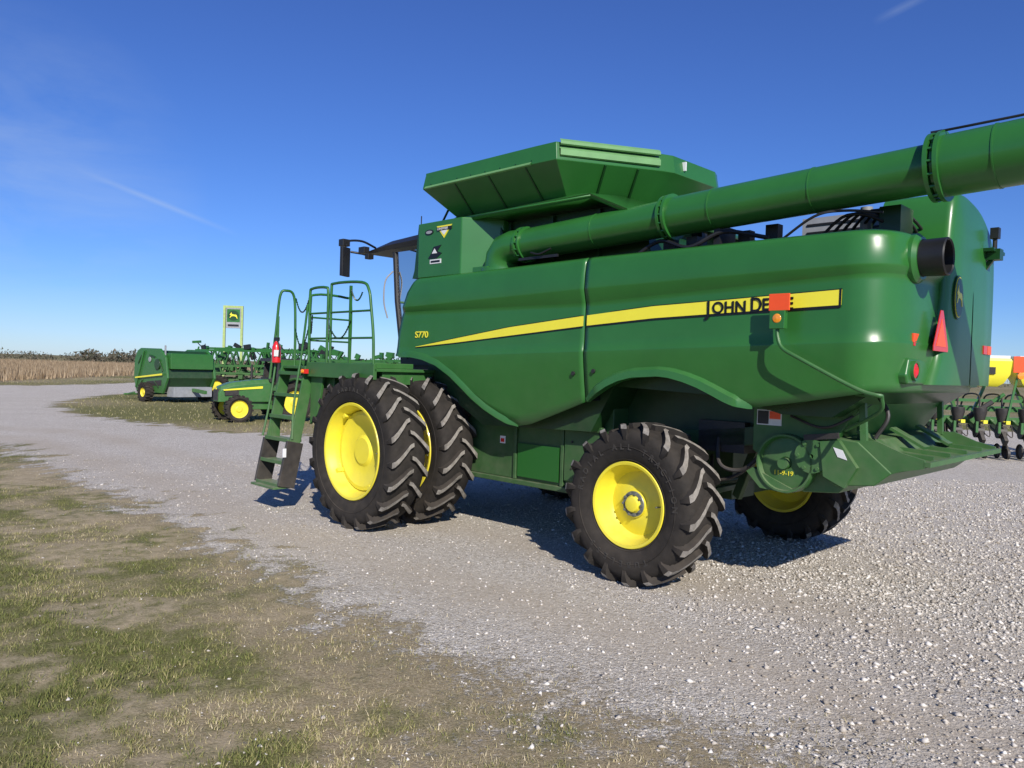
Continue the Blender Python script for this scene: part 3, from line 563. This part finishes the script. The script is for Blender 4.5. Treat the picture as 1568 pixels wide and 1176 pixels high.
g.bar((1.2,0,.6),(2.6,0,.5),.15,.15,0); g.bar((-1.5,-1.1,.35),(-2.1,-1.1,.25),.08,.08,0); g.bar((-1.5,1.1,.35),(-2.1,1.1,.25),.08,.08,0); g.bar((-2.1,-1.3,.25),(-2.1,1.3,.25),.08,.08,0); g.bx((1.0,-.9,.25),(1.6,.9,.7),2)
for q in((-.9,1.9),(.2,2.05),(1.0,1.6),(.6,.8),(-.8,.8)): g.box((q[0],-1.18,q[1]),(.5,.04,.06),1,rot=Matrix.Rotation(q[0],3,'Y'))
g.bar((-1.2,-1.2,.6),(-.5,-1.2,2.3),.06,.08,0); g.bar((-1.2,1.2,.6),(-.5,1.2,2.3),.06,.08,0); g.cyl((.7,-1.16,1.7),(.7,-1.22,1.7),.24,mi=1); g.cyl((0,-1.16,1.9),(0,-1.2,1.9),.12,mi=2)
g.bx((.95,-1.0,1.5),(1.5,1.0,2.2),0); g.box((1.1,-1.05,2.3),(.1,.05,.5),2)
g.build("body",[GREEN,DGREEN,GREYP],BA,smooth=20,bevel=.02)
g=G(); g.prism([(-1.2,1.02),(1.2,1.22),(1.2,1.30),(-1.2,1.08)],pm,-1.24,-1.235); g.prism([(-.3,.7),(1.0,.75),(1.0,1.0),(-.3,.9)],pm,-1.16,-1.155,1); g.build("decals",[YDEC,BLK],BA,smooth=0)
g=G()
for y in(-1.4,1.4): simplewheel(g,(.1,y,.42),.42,.34,.2,0,1,ax='y')
g.build("wheels",[TIRE,YEL],BA,smooth=35)
def implement(name,loc,rz,L,Hh,seed):
    E=empty(name,loc,rz); rr=random.Random(seed); g=G()
    for y in(-.8,.8): g.bar((-L/2,y,1.0),(L/2,y,1.0),.14,.2)
    for x in np.linspace(-L/2,L/2,7): g.bar((x,-.9,1.05),(x,.9,1.05),.1,.14)
    for y in(-1.2,-.6,.5,1.2):
        for zz in(1.35,1.8,Hh-.3): 
            g.bar((-L/2+rr.random(),y,zz+rr.uniform(-.1,.1)),(L/2-rr.random(),y,zz+rr.uniform(-.1,.1)),.10,.10)
        x=-L/2
        while x<L/2-.5:
            g.bar((x,y,1.3),(x+.45,y,Hh-.3+rr.uniform(-.2,.2)),.06,.06); g.bar((x+.45,y,Hh-.3),(x+.9,y,1.3),.06,.06); x+=.9
    for k in range(70):
        x=rr.uniform(-L/2,L/2); y=rr.uniform(-1.3,1.3); z=rr.uniform(.9,Hh+.1)
        g.box((x,y,z),(rr.uniform(.1,.45),rr.uniform(.1,.3),rr.uniform(.1,.5)),rr.choice([0,0,1]),rot=Matrix.Rotation(rr.uniform(-.6,.6),3,'Y'))
        g.tube(cat([(x,y,z),(x+.3,y+.1,z-.3),(x+.5,y,z-.1)],4),.025,n=5,mi=1)
    for k in range(10):
        x=-L/2+k*L/9; g.bar((x,-1.1,1.0),(x-.1,-1.1,.35),.05,.09,1); g.lathe([(-.01,.2),(.01,.2),(.01,0)],(x-.1,-1.15,.3),14,1)
    g.build("frame",[GREEN2,BLK],E,smooth=20)
    g=G()
    for x in(-L*.28,L*.25):
        for y in(-1.25,1.25): simplewheel(g,(x,y,.6),.6,.4,.33,0,1,ax='y')
    g.build("wheels",[TIRE,YEL],E,smooth=35); return E
implement("folded_field_cultivator",(-13.4,42.0,0),math.radians(-8),7.5,2.9,3)
implement("folded_sprayer",(-8.0,40,0),math.radians(-14),6.0,2.5,5)
PE=empty("row_crop_planter",(14.1,21.5,0),math.radians(-12))
g=G()
g.bar((-3.6,0,1.0),(4.5,0,1.0),.2,.2,0); g.bar((-3.6,.9,1.3),(4.5,.9,1.3),.15,.15,0); g.bar((-3.3,-.5,1.55),(4.5,-.5,1.6),.08,.08,0)
for x in np.arange(-3.4,4.5,.55):
    g.bar((x,0,1.0),(x,-.75,.75),.07,.14,0); g.bar((x,0,.85),(x,-.75,.6),.05,.06,1); g.bar((x,-.6,.95),(x,-1.15,.45),.09,.2,1)
    g.lathe([(-.02,.2),(0,.21),(.02,.2),(.02,0)],(x-.1,-.85,.22),16,1,ax='x'); g.lathe([(-.02,.2),(0,.21),(.02,.2),(.02,0)],(x+.1,-.85,.22),16,1,ax='x')
    g.lathe([(-.03,.15),(.03,.15),(.03,0)],(x,-1.25,.18),14,1,ax='x'); g.lathe([(-.09,0),(-.1,.17),(.1,.17),(.09,0)],(x,-.8,.72),14,1,ax='x')
    g.lathe([(.60,.10),(.9,.17),(1.02,.17),(1.03,0)],(x,-.85,.35),14,1,ax='z'); g.lathe([(.50,.02),(.52,.05),(.54,0)],(x,-1.02,.5),8,2,ax='z')
    g.box((x+.05,-1.10,1.0),(.10,.05,.09),2); g.tube(cat([(x,-.8,1.3),(x+.1,-.4,1.7),(x,.3,1.7),(x,.6,1.4)],4),.025,n=6,mi=1)
    g.tube(cat([(x,-.9,.8),(x+.2,-1.0,.6),(x+.25,-.8,.9)],4),.015,n=5,mi=1); g.box((x-.1,-.95,.85),(.06,.06,.3),0)
for x in(-3.3,-1.6,.2,2.0): 
    g.bar((x,-.5,1.0),(x+.1,.9,1.9),.08,.1,0); g.bar((x+.5,.2,1.0),(x+.9,.2,2.1),.07,.07,0); g.tube([(x+.2,-.6,1.1),(x+1.1,-.5,1.75)],.05,n=10,mi=0); g.tube([(x+.2,-.6,1.1),(x+.8,-.53,1.53)],.07,n=10,mi=1)
g.build("toolbar_and_row_units",[GREEN,BLK,YDEC],PE,smooth=30)
g=G()
for x in(-.75,.65,2.2):
    rg=[]
    for z,k in((1.95,.55),(2.05,.75),(2.3,.95),(2.68,1.0),(2.74,.95)): rg.append([(x-.62*k,.5-.5*k,z),(x+.62*k,.5-.5*k,z),(x+.62*k,.5+.5*k,z),(x-.62*k,.5+.5*k,z)])
    g.loft(rg,closed=True,caps=True,mi=0); g.bx((x-.58,.04,2.745),(x+.58,.96,2.83),1); g.bx((x-.2,-.01,2.3),(x+.2,.0,2.5),2)
g.build("seed_hoppers",[YDEC,WHITE,BLK],PE,smooth=25,bevel=.03)
g=G(); g.bar((-.6,-1.0,1.0),(-.35,-1.0,2.45),.05,.05,0); g.bx((-.50,-1.04,2.35),(-.18,-1.0,2.78),2); g.lathe([(-.05,0),(-.04,.09),(.03,.1)],(-.32,-1.05,2.26),14,1); g.build("marker_lamp",[GREEN,AMB,ORG],PE,smooth=30)
g=G()
for x in(-2.4,-1.8,1.6): simplewheel(g,(x,.6,.5),.5,.3,.27,0,1,ax='x')
g.build("wheels",[TIRE,YEL],PE,smooth=35)
# ================================================================== GROUND
def sstep(a,b2,x): t=np.clip((x-a)/(b2-a),0,1); return t*t*(3-2*t)
bx=[-4000,-60,-30,-11.5,-5.44,-3.41,-2.18,-.74,.5,1.315,1.88,3.2,5,8,12,60,4000]; by=[19,19,19.5,17.4,11.36,8.98,7.64,6.53,5.46,4.68,4.16,3,1,-2,-8,-30,-30]
def polysd(x,y,poly):
    ins=np.zeros(x.shape,bool); d=np.full(x.shape,1e9); n=len(poly)
    for i in range(n):
        ax,ay=poly[i]; cx,cy=poly[(i+1)%n]
        ex,ey=cx-ax,cy-ay; t=np.clip(((x-ax)*ex+(y-ay)*ey)/(ex*ex+ey*ey),0,1)
        d=np.minimum(d,np.hypot(x-ax-t*ex,y-ay-t*ey))
        c=((ay>y)!=(cy>y))
        xi=ax+(y-ay)*ex/(ey if ey!=0 else 1e-9)
        ins^=(c&(x<xi))
    return np.where(ins,d,-d)
island=[(-18.7,31.6),(-20.4,35.5),(-21.4,39.9),(-21.7,45),(-21.6,52.5),(-22,100),(-15,500),(4000,500),(4000,34),(17.5,33),(10,30),(0,24),(-6.9,21.4),(-9.3,22.8),(-12.2,24.6),(-15.7,27.5)]
outer=[(-4000,42),(-60,46),(-36,47.5),(-31.5,50),(-30.2,55.5),(-30.8,65),(-31,100),(-25,500),(-4000,500)]
brown=[(-4000,48),(-60,50),(-36,52.5),(-38,60),(-40.5,75),(-44,100),(-52,220),(-4000,230)]
def n2(x,y,sc,seed=0): return np.array([mnoise.noise(Vector((a*sc,b2*sc,seed))) for a,b2 in zip(x.ravel(),y.ravel())]).reshape(x.shape)
def near_sd(x,y): return (np.interp(x,bx,by)-y)*.72
def masks(x,y):
    na=n2(x,y,.55,3);nb=n2(x,y,1.7,9);nc=n2(x,y,5,5)
    nn=na*.8+nb*.9+nc*.9
    far=np.maximum(np.maximum(polysd(x,y,island),polysd(x,y,outer)),(y-480))
    nd=near_sd(x,y)
    rt=sstep(-2.4,.4,x)*(nd>-3)*(y<9)
    gm=np.maximum(sstep(-.55,.95+.5*rt,nd+nn*.9),sstep(-.6,.6,far+nn*.9))
    gm=gm*(1-.45*rt*np.clip(.5+1.3*nb+.9*nc,0,1))
    dry=sstep(.05,.95,.50+n2(x,y,.45,20)*.8+n2(x,y,1.4,31)*.7+nc*.4+.26*rt-np.clip(nd-.8,0,3)*.11+.28*np.exp(-((nd-.4)/.6)**2))
    dry=np.where(far>0,sstep(0,1,.45+n2(x,y,.12,7)*.8),dry)
    bare=sstep(.18,.46,n2(x,y,.8,55)*.7+nb*.5+nc*.4+.11*np.clip(1.7-abs(nd-1.1),0,2)*(x<-1.5))*(nd>0)*np.where(x<-1,1,.6)
    return np.clip(gm,0,1),dry,nd,bare
xs=sorted(set([-6000,-3000,-1500,-800,-500,-350,-250,-180,-130,-100,-80]+list(np.arange(-66,-14,.6))+list(np.arange(-14,10,.1))+list(np.arange(10,40,.6))+[45,55,70,100,150,250,400,800,1500,3000,6000]))
ys=sorted(set([-200,-60,-20,-8,-3,0,1.5]+list(np.arange(2.6,13,.1))+list(np.arange(13,30,.3))+list(np.arange(30,80,.7))+[85,92,100,115,135,160,200,250,320,400,500,700,1000,1500,2500,4000,8000]))
X,Y=np.meshgrid(xs,ys); gm,dry,nd,bare=masks(X,Y)
brn=sstep(-1,1,polysd(X,Y,brown))
me=bpy.data.meshes.new("ground"); nx,ny=len(xs),len(ys)
nearm=(Y<30)&(Y>0)&(abs(X)<25)
rel=(n2(X,Y,1.3,40)*.025+n2(X,Y,4,41)*.010)*np.clip(gm,0,1)*nearm
co=np.stack([X,Y,rel],-1).reshape(-1,3)
idx=np.arange(nx*ny).reshape(ny,nx); q=np.stack([idx[:-1,:-1],idx[:-1,1:],idx[1:,1:],idx[1:,:-1]],-1).reshape(-1,4)
def npmesh(me,co,faces,k):
    me.vertices.add(len(co)); me.vertices.foreach_set("co",co.astype(np.float32).ravel())
    me.loops.add(len(faces)*k); me.loops.foreach_set("vertex_index",faces.astype(np.int32).ravel())
    me.polygons.add(len(faces)); me.polygons.foreach_set("loop_start",(np.arange(len(faces))*k).astype(np.int32))
    me.update(calc_edges=True); me.validate()
def attr(me,name,vals): a=me.attributes.new(name,'FLOAT','POINT'); a.data.foreach_set("value",vals.astype(np.float32).ravel())
npmesh(me,co,q,4); attr(me,"grass",gm); attr(me,"dry",dry); attr(me,"brown",brn); attr(me,"bare",bare)
trk=np.clip(np.exp(-((nd+.7)/.55)**2)*.9+np.exp(-((nd+2.4)/.45)**2)*.75,0,1)*(Y<30); attr(me,"track",trk)
go=bpy.data.objects.new("ground",me); scn.collection.objects.link(go)
me.polygons.foreach_set("use_smooth",[True]*len(me.polygons))
m,nt,b=newmat("ground_mat"); tc=N(nt,"ShaderNodeTexCoord"); V=tc.outputs['Object']
def at(n): a=N(nt,"ShaderNodeAttribute"); a.attribute_name=n; return a.outputs['Fac']
def noi(sc,det=4,ro=.6): n=N(nt,"ShaderNodeTexNoise",ins={'Scale':sc,'Detail':det,'Roughness':ro}); nt.links.new(V,n.inputs['Vector']); return n.outputs[0]
def vor(sc,feat='F1'): n=N(nt,"ShaderNodeTexVoronoi",ins={'Scale':sc}); n.feature=feat; nt.links.new(V,n.inputs['Vector']); return n
v1=vor(40); v2=vor(85)
def sep(c): s=N(nt,"ShaderNodeSeparateColor"); nt.links.new(c,s.inputs[0]); return s.outputs[0]
st1=ramp(nt,sep(v1.outputs['Color']),[(0,(.36,.315,.255)),(.3,(.58,.525,.445)),(.75,(.74,.685,.60)),(1,(.88,.83,.75))])
st2=ramp(nt,sep(v2.outputs['Color']),[(0,(.38,.335,.27)),(.5,(.65,.595,.51)),(1,(.84,.78,.69))])
stone=mixc(nt,ramp(nt,noi(9,3),[(.42,(0,0,0)),(.58,(1,1,1))]),st1,st2)
dk=ramp(nt,v2.outputs['Distance'],[(.0,(1,1,1)),(.5,(.95,.95,.95)),(.9,(.42,.39,.35))])
stone=mixc(nt,.7,stone,dk,'MULTIPLY')
dirt=ramp(nt,noi(24,6,.75),[(.3,(.28,.23,.17)),(.55,(.45,.385,.30)),(.8,(.62,.55,.45))])
big=ramp(nt,noi(.55,4,.6),[(.38,(0,0,0)),(.64,(1,1,1))])
tf=math_(nt,'MULTIPLY_ADD',at("track"),.85,math_(nt,'MULTIPLY',big,.35),clamp=True)
grav=mixc(nt,tf,stone,mixc(nt,.3,dirt,stone))
noi60=noi(60,4,.8); noi8=noi(7,5,.7)
gr=ramp(nt,noi60,[(.3,(.065,.065,.022)),(.5,(.155,.155,.055)),(.75,(.28,.26,.125))])
drg=ramp(nt,noi60,[(.3,(.17,.13,.07)),(.5,(.34,.275,.17)),(.75,(.56,.47,.32))])
dryf=math_(nt,'ADD',at("dry"),math_(nt,'MULTIPLY_ADD',noi8,1.8,-.9),clamp=True)
gcol=mixc(nt,dryf,gr,drg); gcol=mixc(nt,math_(nt,'MULTIPLY',at("bare"),ramp(nt,noi8,[(.35,(.2,.2,.2)),(.6,(1,1,1))])),gcol,mixc(nt,.4,drg,(.58,.47,.31)))
gf=math_(nt,'ADD',at("grass"),math_(nt,'ADD',math_(nt,'MULTIPLY_ADD',noi(20,5,.8),1.6,-.8),math_(nt,'MULTIPLY_ADD',noi8,1.2,-.6))); gfr=ramp(nt,gf,[(.34,(0,0,0)),(.66,(1,1,1))])
c=mixc(nt,gfr,grav,gcol); c=mixc(nt,at("brown"),c,ramp(nt,noi(.8,5,.7),[(.3,(.17,.125,.075)),(.7,(.33,.25,.165))]))
nt.links.new(c,b.inputs['Base Color']); b.inputs['Roughness'].default_value=.95; b.inputs['Specular IOR Level'].default_value=.08
hst=math_(nt,'ADD',math_(nt,'MULTIPLY',v1.outputs['Distance'],-.7),math_(nt,'MULTIPLY',v2.outputs['Distance'],-.5))
hst=math_(nt,'MULTIPLY',hst,math_(nt,'SUBTRACT',1,math_(nt,'MULTIPLY',gfr,.9)))
hh=math_(nt,'ADD',hst,math_(nt,'ADD',math_(nt,'MULTIPLY',noi60,.7),math_(nt,'MULTIPLY',noi8,1.2)))
bst=math_(nt,'MULTIPLY_ADD',at("track"),-.45,.9)
bp=N(nt,"ShaderNodeBump",ins={'Strength':.9,'Distance':.015}); nt.links.new(bst,bp.inputs['Strength']); nt.links.new(hh,bp.inputs['Height']); nt.links.new(bp.outputs[0],b.inputs['Normal'])
me.materials.append(m)
def stones(name,pts,size,mat):
    n=len(pts); base=np.array([(1,0,0),(-1,0,0),(0,1,0),(0,-1,0),(0,0,1),(0,0,-1)],float)
    fc=np.array([(0,2,4),(2,1,4),(1,3,4),(3,0,4),(2,0,5),(1,2,5),(3,1,5),(0,3,5)])
    v=base[None]*rng.uniform(.55,1.2,(n,6,3)); v+=rng.normal(0,.2,(n,6,3)); v[:,:,2]*=.6
    a=rng.uniform(0,6.28,n); ca,sa=np.cos(a)[:,None],np.sin(a)[:,None]
    x=v[:,:,0]*ca-v[:,:,1]*sa; y=v[:,:,0]*sa+v[:,:,1]*ca
    v=np.stack([x,y,v[:,:,2]],-1)*size[:,None,None]; v[:,:,0]+=pts[:,0:1]; v[:,:,1]+=pts[:,1:2]; v[:,:,2]+=size[:,None]*.25
    f=(fc[None]+6*np.arange(n)[:,None,None]).reshape(-1,3)
    me=bpy.data.meshes.new(name); npmesh(me,v.reshape(-1,3),f,3); attr(me,"rnd",np.repeat(rng.random(n),6)); me.materials.append(mat)
    o=bpy.data.objects.new(name,me); scn.collection.objects.link(o); return o
def rndmat(name,stops,rough=.9):
    m,nt,b=newmat(name); a=N(nt,"ShaderNodeAttribute"); a.attribute_name="rnd"; nt.links.new(ramp(nt,a.outputs['Fac'],stops),b.inputs['Base Color'])
    b.inputs['Roughness'].default_value=rough; b.inputs['Specular IOR Level'].default_value=.15
    return m
SM=rndmat("gravel_stone",[(0,(.28,.24,.19)),(.3,(.50,.45,.38)),(.75,(.66,.61,.54)),(1,(.80,.76,.69))])
n=210000; yy=3+ (rng.random(n)**1.5)*13; xx=rng.uniform(-1,1,n)*(yy*.75+1)
gg,_,ndv,_b=masks(xx,yy)
right=sstep(-.5,3.0,xx); trkp=np.exp(-((ndv+2.4)/.45)**2)
keep=(rng.random(n)<np.clip(1.05-gg,0.06,1)*(.20+.80*sstep(1.0,2.6,-ndv)*(.30+.70*right))*(1-.6*trkp))
pts=np.stack([xx,yy],1)[keep]; sz=(rng.lognormal(math.log(.0085),.48,len(pts))*(.78+.45*right[keep])).clip(.004,.034)
stones("gravel",pts,sz,SM)
def blades(name,pts,h,w,lean,mat,rnd):
    n=len(pts); a=rng.uniform(0,6.28,n); la=rng.uniform(0,6.28,n); l=h*lean*rng.random(n)
    dx,dy=np.cos(a)*w/2,np.sin(a)*w/2; v=np.zeros((n,3,3))
    v[:,0]=np.stack([pts[:,0]-dx,pts[:,1]-dy,np.zeros(n)-.005],1); v[:,1]=np.stack([pts[:,0]+dx,pts[:,1]+dy,np.zeros(n)-.005],1)
    v[:,2]=np.stack([pts[:,0]+np.cos(la)*l,pts[:,1]+np.sin(la)*l,h],1)
    me=bpy.data.meshes.new(name); npmesh(me,v.reshape(-1,3),np.arange(n*3).reshape(-1,3),3); attr(me,"rnd",np.repeat(rnd,3)); me.materials.append(mat)
    o=bpy.data.objects.new(name,me); scn.collection.objects.link(o); return o
GM=rndmat("grass_blade",[(0,(.095,.115,.030)),(.3,(.175,.195,.060)),(.55,(.31,.285,.115)),(.8,(.50,.42,.25)),(1,(.68,.59,.40))],.7)
n=700000; yy=3+(rng.random(n)**1.6)*15; xx=rng.uniform(-1,.62,n)*(yy*.75+1.2)
gg,dd,ndv,bb=masks(xx,yy)
tuft=np.clip(.58+n2(xx,yy,9,77)*1.2,.10,1)
keep=rng.random(n)<(gg**1.3)*(1-.45*dd)*(1-.85*bb)*tuft*np.clip(.40+ndv*.25,.12,1)
P_=np.stack([xx,yy],1)[keep]; d_=dd[keep]
h=rng.uniform(.012,.040,len(P_))*(1-.3*d_)*(.6+.7*tuft[keep]); rn=np.clip(rng.normal(.28,.18,len(P_))+.48*d_,0,1)
blades("grass",P_,h,rng.uniform(.004,.008,len(P_)),1.3,GM,rn)
TG=rndmat("dry_tall_grass",[(0,(.15,.105,.06)),(.5,(.33,.245,.155)),(1,(.50,.40,.27))],.9)
n=150000; xx=-35.5-rng.random(n)**1.2*110; yy=49+rng.random(n)**1.2*150; k=polysd(xx,yy,brown)>rng.uniform(0,1.6,n)
P_=np.stack([xx,yy],1)[k]; hv=.75+.35*n2(P_[:,0],P_[:,1],.25,3); blades("tall_dry_grass",P_,rng.uniform(.5,1.35,len(P_))*hv,rng.uniform(.05,.12,len(P_)),.45,TG,np.clip(rng.normal(.45,.24,len(P_)),0,1))
GM2=rndmat("field_grass_blade",[(0,(.11,.125,.035)),(.5,(.26,.24,.10)),(1,(.48,.41,.25))],.9)
n=70000; xx=rng.uniform(-45,30,n); yy=21+rng.random(n)**1.5*70; k=np.maximum(polysd(xx,yy,island),polysd(xx,yy,outer))>.2
P_=np.stack([xx,yy],1)[k]; blades("verge_grass",P_,rng.uniform(.03,.10,len(P_)),rng.uniform(.015,.035,len(P_)),1,GM2,rng.random(len(P_)))
LM=rndmat("hedge_leaf",[(0,(.05,.055,.035)),(.6,(.10,.095,.065)),(1,(.19,.155,.115))],.9)  # leaf tones lightened to put distance haze into the colour
vs=[]
def bush(x,y,w,h,n):
    for _ in range(n):
        t=rng.normal(0,1,3); t/=np.linalg.norm(t); rr=rng.random()**.4
        c=np.array([x+t[0]*w*rr,y+t[1]*w*rr,h*.5+t[2]*h*.5*rr]); c[2]=max(c[2],.1); s=rng.uniform(.08,.20)*h/2
        vs.append([c+rng.normal(0,s,3) for _ in range(3)])
for k in range(30):
    y=rng.uniform(200,260); x=rng.uniform(-.72,-.50)*y; bush(x,y,rng.uniform(1.5,4),rng.uniform(1.4,3.0),90)
for k in range(40):
    y=rng.uniform(200,240); x=rng.uniform(-.56,-.40)*y; bush(x,y,rng.uniform(2,4),rng.uniform(2.4,4.4),120)
for k in range(110):
    y=rng.uniform(300,420); x=rng.uniform(-.8,.9)*y; bush(x,y,rng.uniform(4,10),rng.uniform(2.0,4.2),80)
vv=np.array(vs).reshape(-1,3); me=bpy.data.meshes.new("hedgerow"); npmesh(me,vv,np.arange(len(vv)).reshape(-1,3),3); attr(me,"rnd",np.repeat(rng.random(len(vs)),3)); me.materials.append(LM)
o=bpy.data.objects.new("hedgerow",me); scn.collection.objects.link(o)
# ================================================================== LIGHT
to=Vector((.375,-1.534,1.0)).normalized(); el=math.asin(to.z)
sd=bpy.data.lights.new("sun",'SUN'); sd.energy=5.0; sd.angle=math.radians(.5); sd.color=(1,.945,.86)
so=bpy.data.objects.new("sun",sd); scn.collection.objects.link(so); so.rotation_euler=to.to_track_quat('Z','Y').to_euler()
w=bpy.data.worlds.new("World"); scn.world=w; w.use_nodes=True; nt=w.node_tree; bg=nt.nodes["Background"]
sk=N(nt,"ShaderNodeTexSky"); sk.sky_type='NISHITA'; sk.sun_disc=False; sk.sun_elevation=el; sk.sun_rotation=math.atan2(to.x,to.y); sk.air_density=1.0; sk.dust_density=.2; sk.ozone_density=4.0; sk.altitude=300
tcw=N(nt,"ShaderNodeTexCoord"); DIR=tcw.outputs['Generated']
sx=N(nt,"ShaderNodeSeparateXYZ"); nt.links.new(DIR,sx.inputs[0])
tint=ramp(nt,sx.outputs[2],[(0,(.93/2,1.18/2,1.74/2)),(.09,(.70/2,1.0/2,1.64/2)),(.25,(.64/2,.94/2,1.62/2)),(.45,(.66/2,.91/2,1.62/2))])
hs=mixc(nt,1.0,sk.outputs[0],tint,'MULTIPLY')
def dirv(u,v): return Vector(((u-784+.03*(v-588))/1178,1,-(-.03*(u-784)+(v-588)+23.5)/1178)).normalized()
def vm(op,a,b2): 
    n=nt.nodes.new("ShaderNodeVectorMath"); n.operation=op; nt.links.new(a,n.inputs[0]); n.inputs[1].default_value=b2; return n.outputs['Value']
def trail(d1,d2,wd,st):
    nrm=d1.cross(d2).normalized(); mid=(d1+d2).normalized(); tang=nrm.cross(mid); L=(d1-d2).length/2
    a=math_(nt,'ABSOLUTE',vm('DOT_PRODUCT',DIR,nrm)); a=math_(nt,'SUBTRACT',1,math_(nt,'DIVIDE',a,wd),clamp=True)
    t=math_(nt,'ABSOLUTE',vm('DOT_PRODUCT',DIR,tang)); t=math_(nt,'SUBTRACT',1.3,math_(nt,'MULTIPLY',t,1.3/L),clamp=True)
    f=math_(nt,'GREATER_THAN',vm('DOT_PRODUCT',DIR,mid),.5)
    return math_(nt,'MULTIPLY',math_(nt,'MULTIPLY',a,t),math_(nt,'MULTIPLY',f,st))
f=math_(nt,'ADD',trail(dirv(115,258),dirv(370,362),.0045,.22),trail(dirv(1330,40),dirv(1430,-10),.006,.12))
cn=N(nt,"ShaderNodeTexNoise",ins={'Scale':4.5,'Detail':6,'Roughness':.6,'Distortion':.3})
mp=N(nt,"ShaderNodeMapping"); mp.inputs['Scale'].default_value=(1,1,3.0); nt.links.new(DIR,mp.inputs[0]); nt.links.new(mp.outputs[0],cn.inputs['Vector'])
lm=ramp(nt,vm('DOT_PRODUCT',DIR,dirv(20,290)),[(.980,(0,0,0)),(1.0,(1,1,1))])
cf=math_(nt,'MULTIPLY',math_(nt,'MULTIPLY',ramp(nt,cn.outputs[0],[(.35,(0,0,0)),(.75,(1,1,1))]),lm),.30)
f=math_(nt,'ADD',f,cf,clamp=True)
cc=mixc(nt,f,hs,(3.6,4.3,5.2)); nt.links.new(cc,bg.inputs[0]); bg.inputs[1].default_value=.15
scn.view_settings.view_transform='Standard'; scn.view_settings.look='None'; scn.view_settings.exposure=0
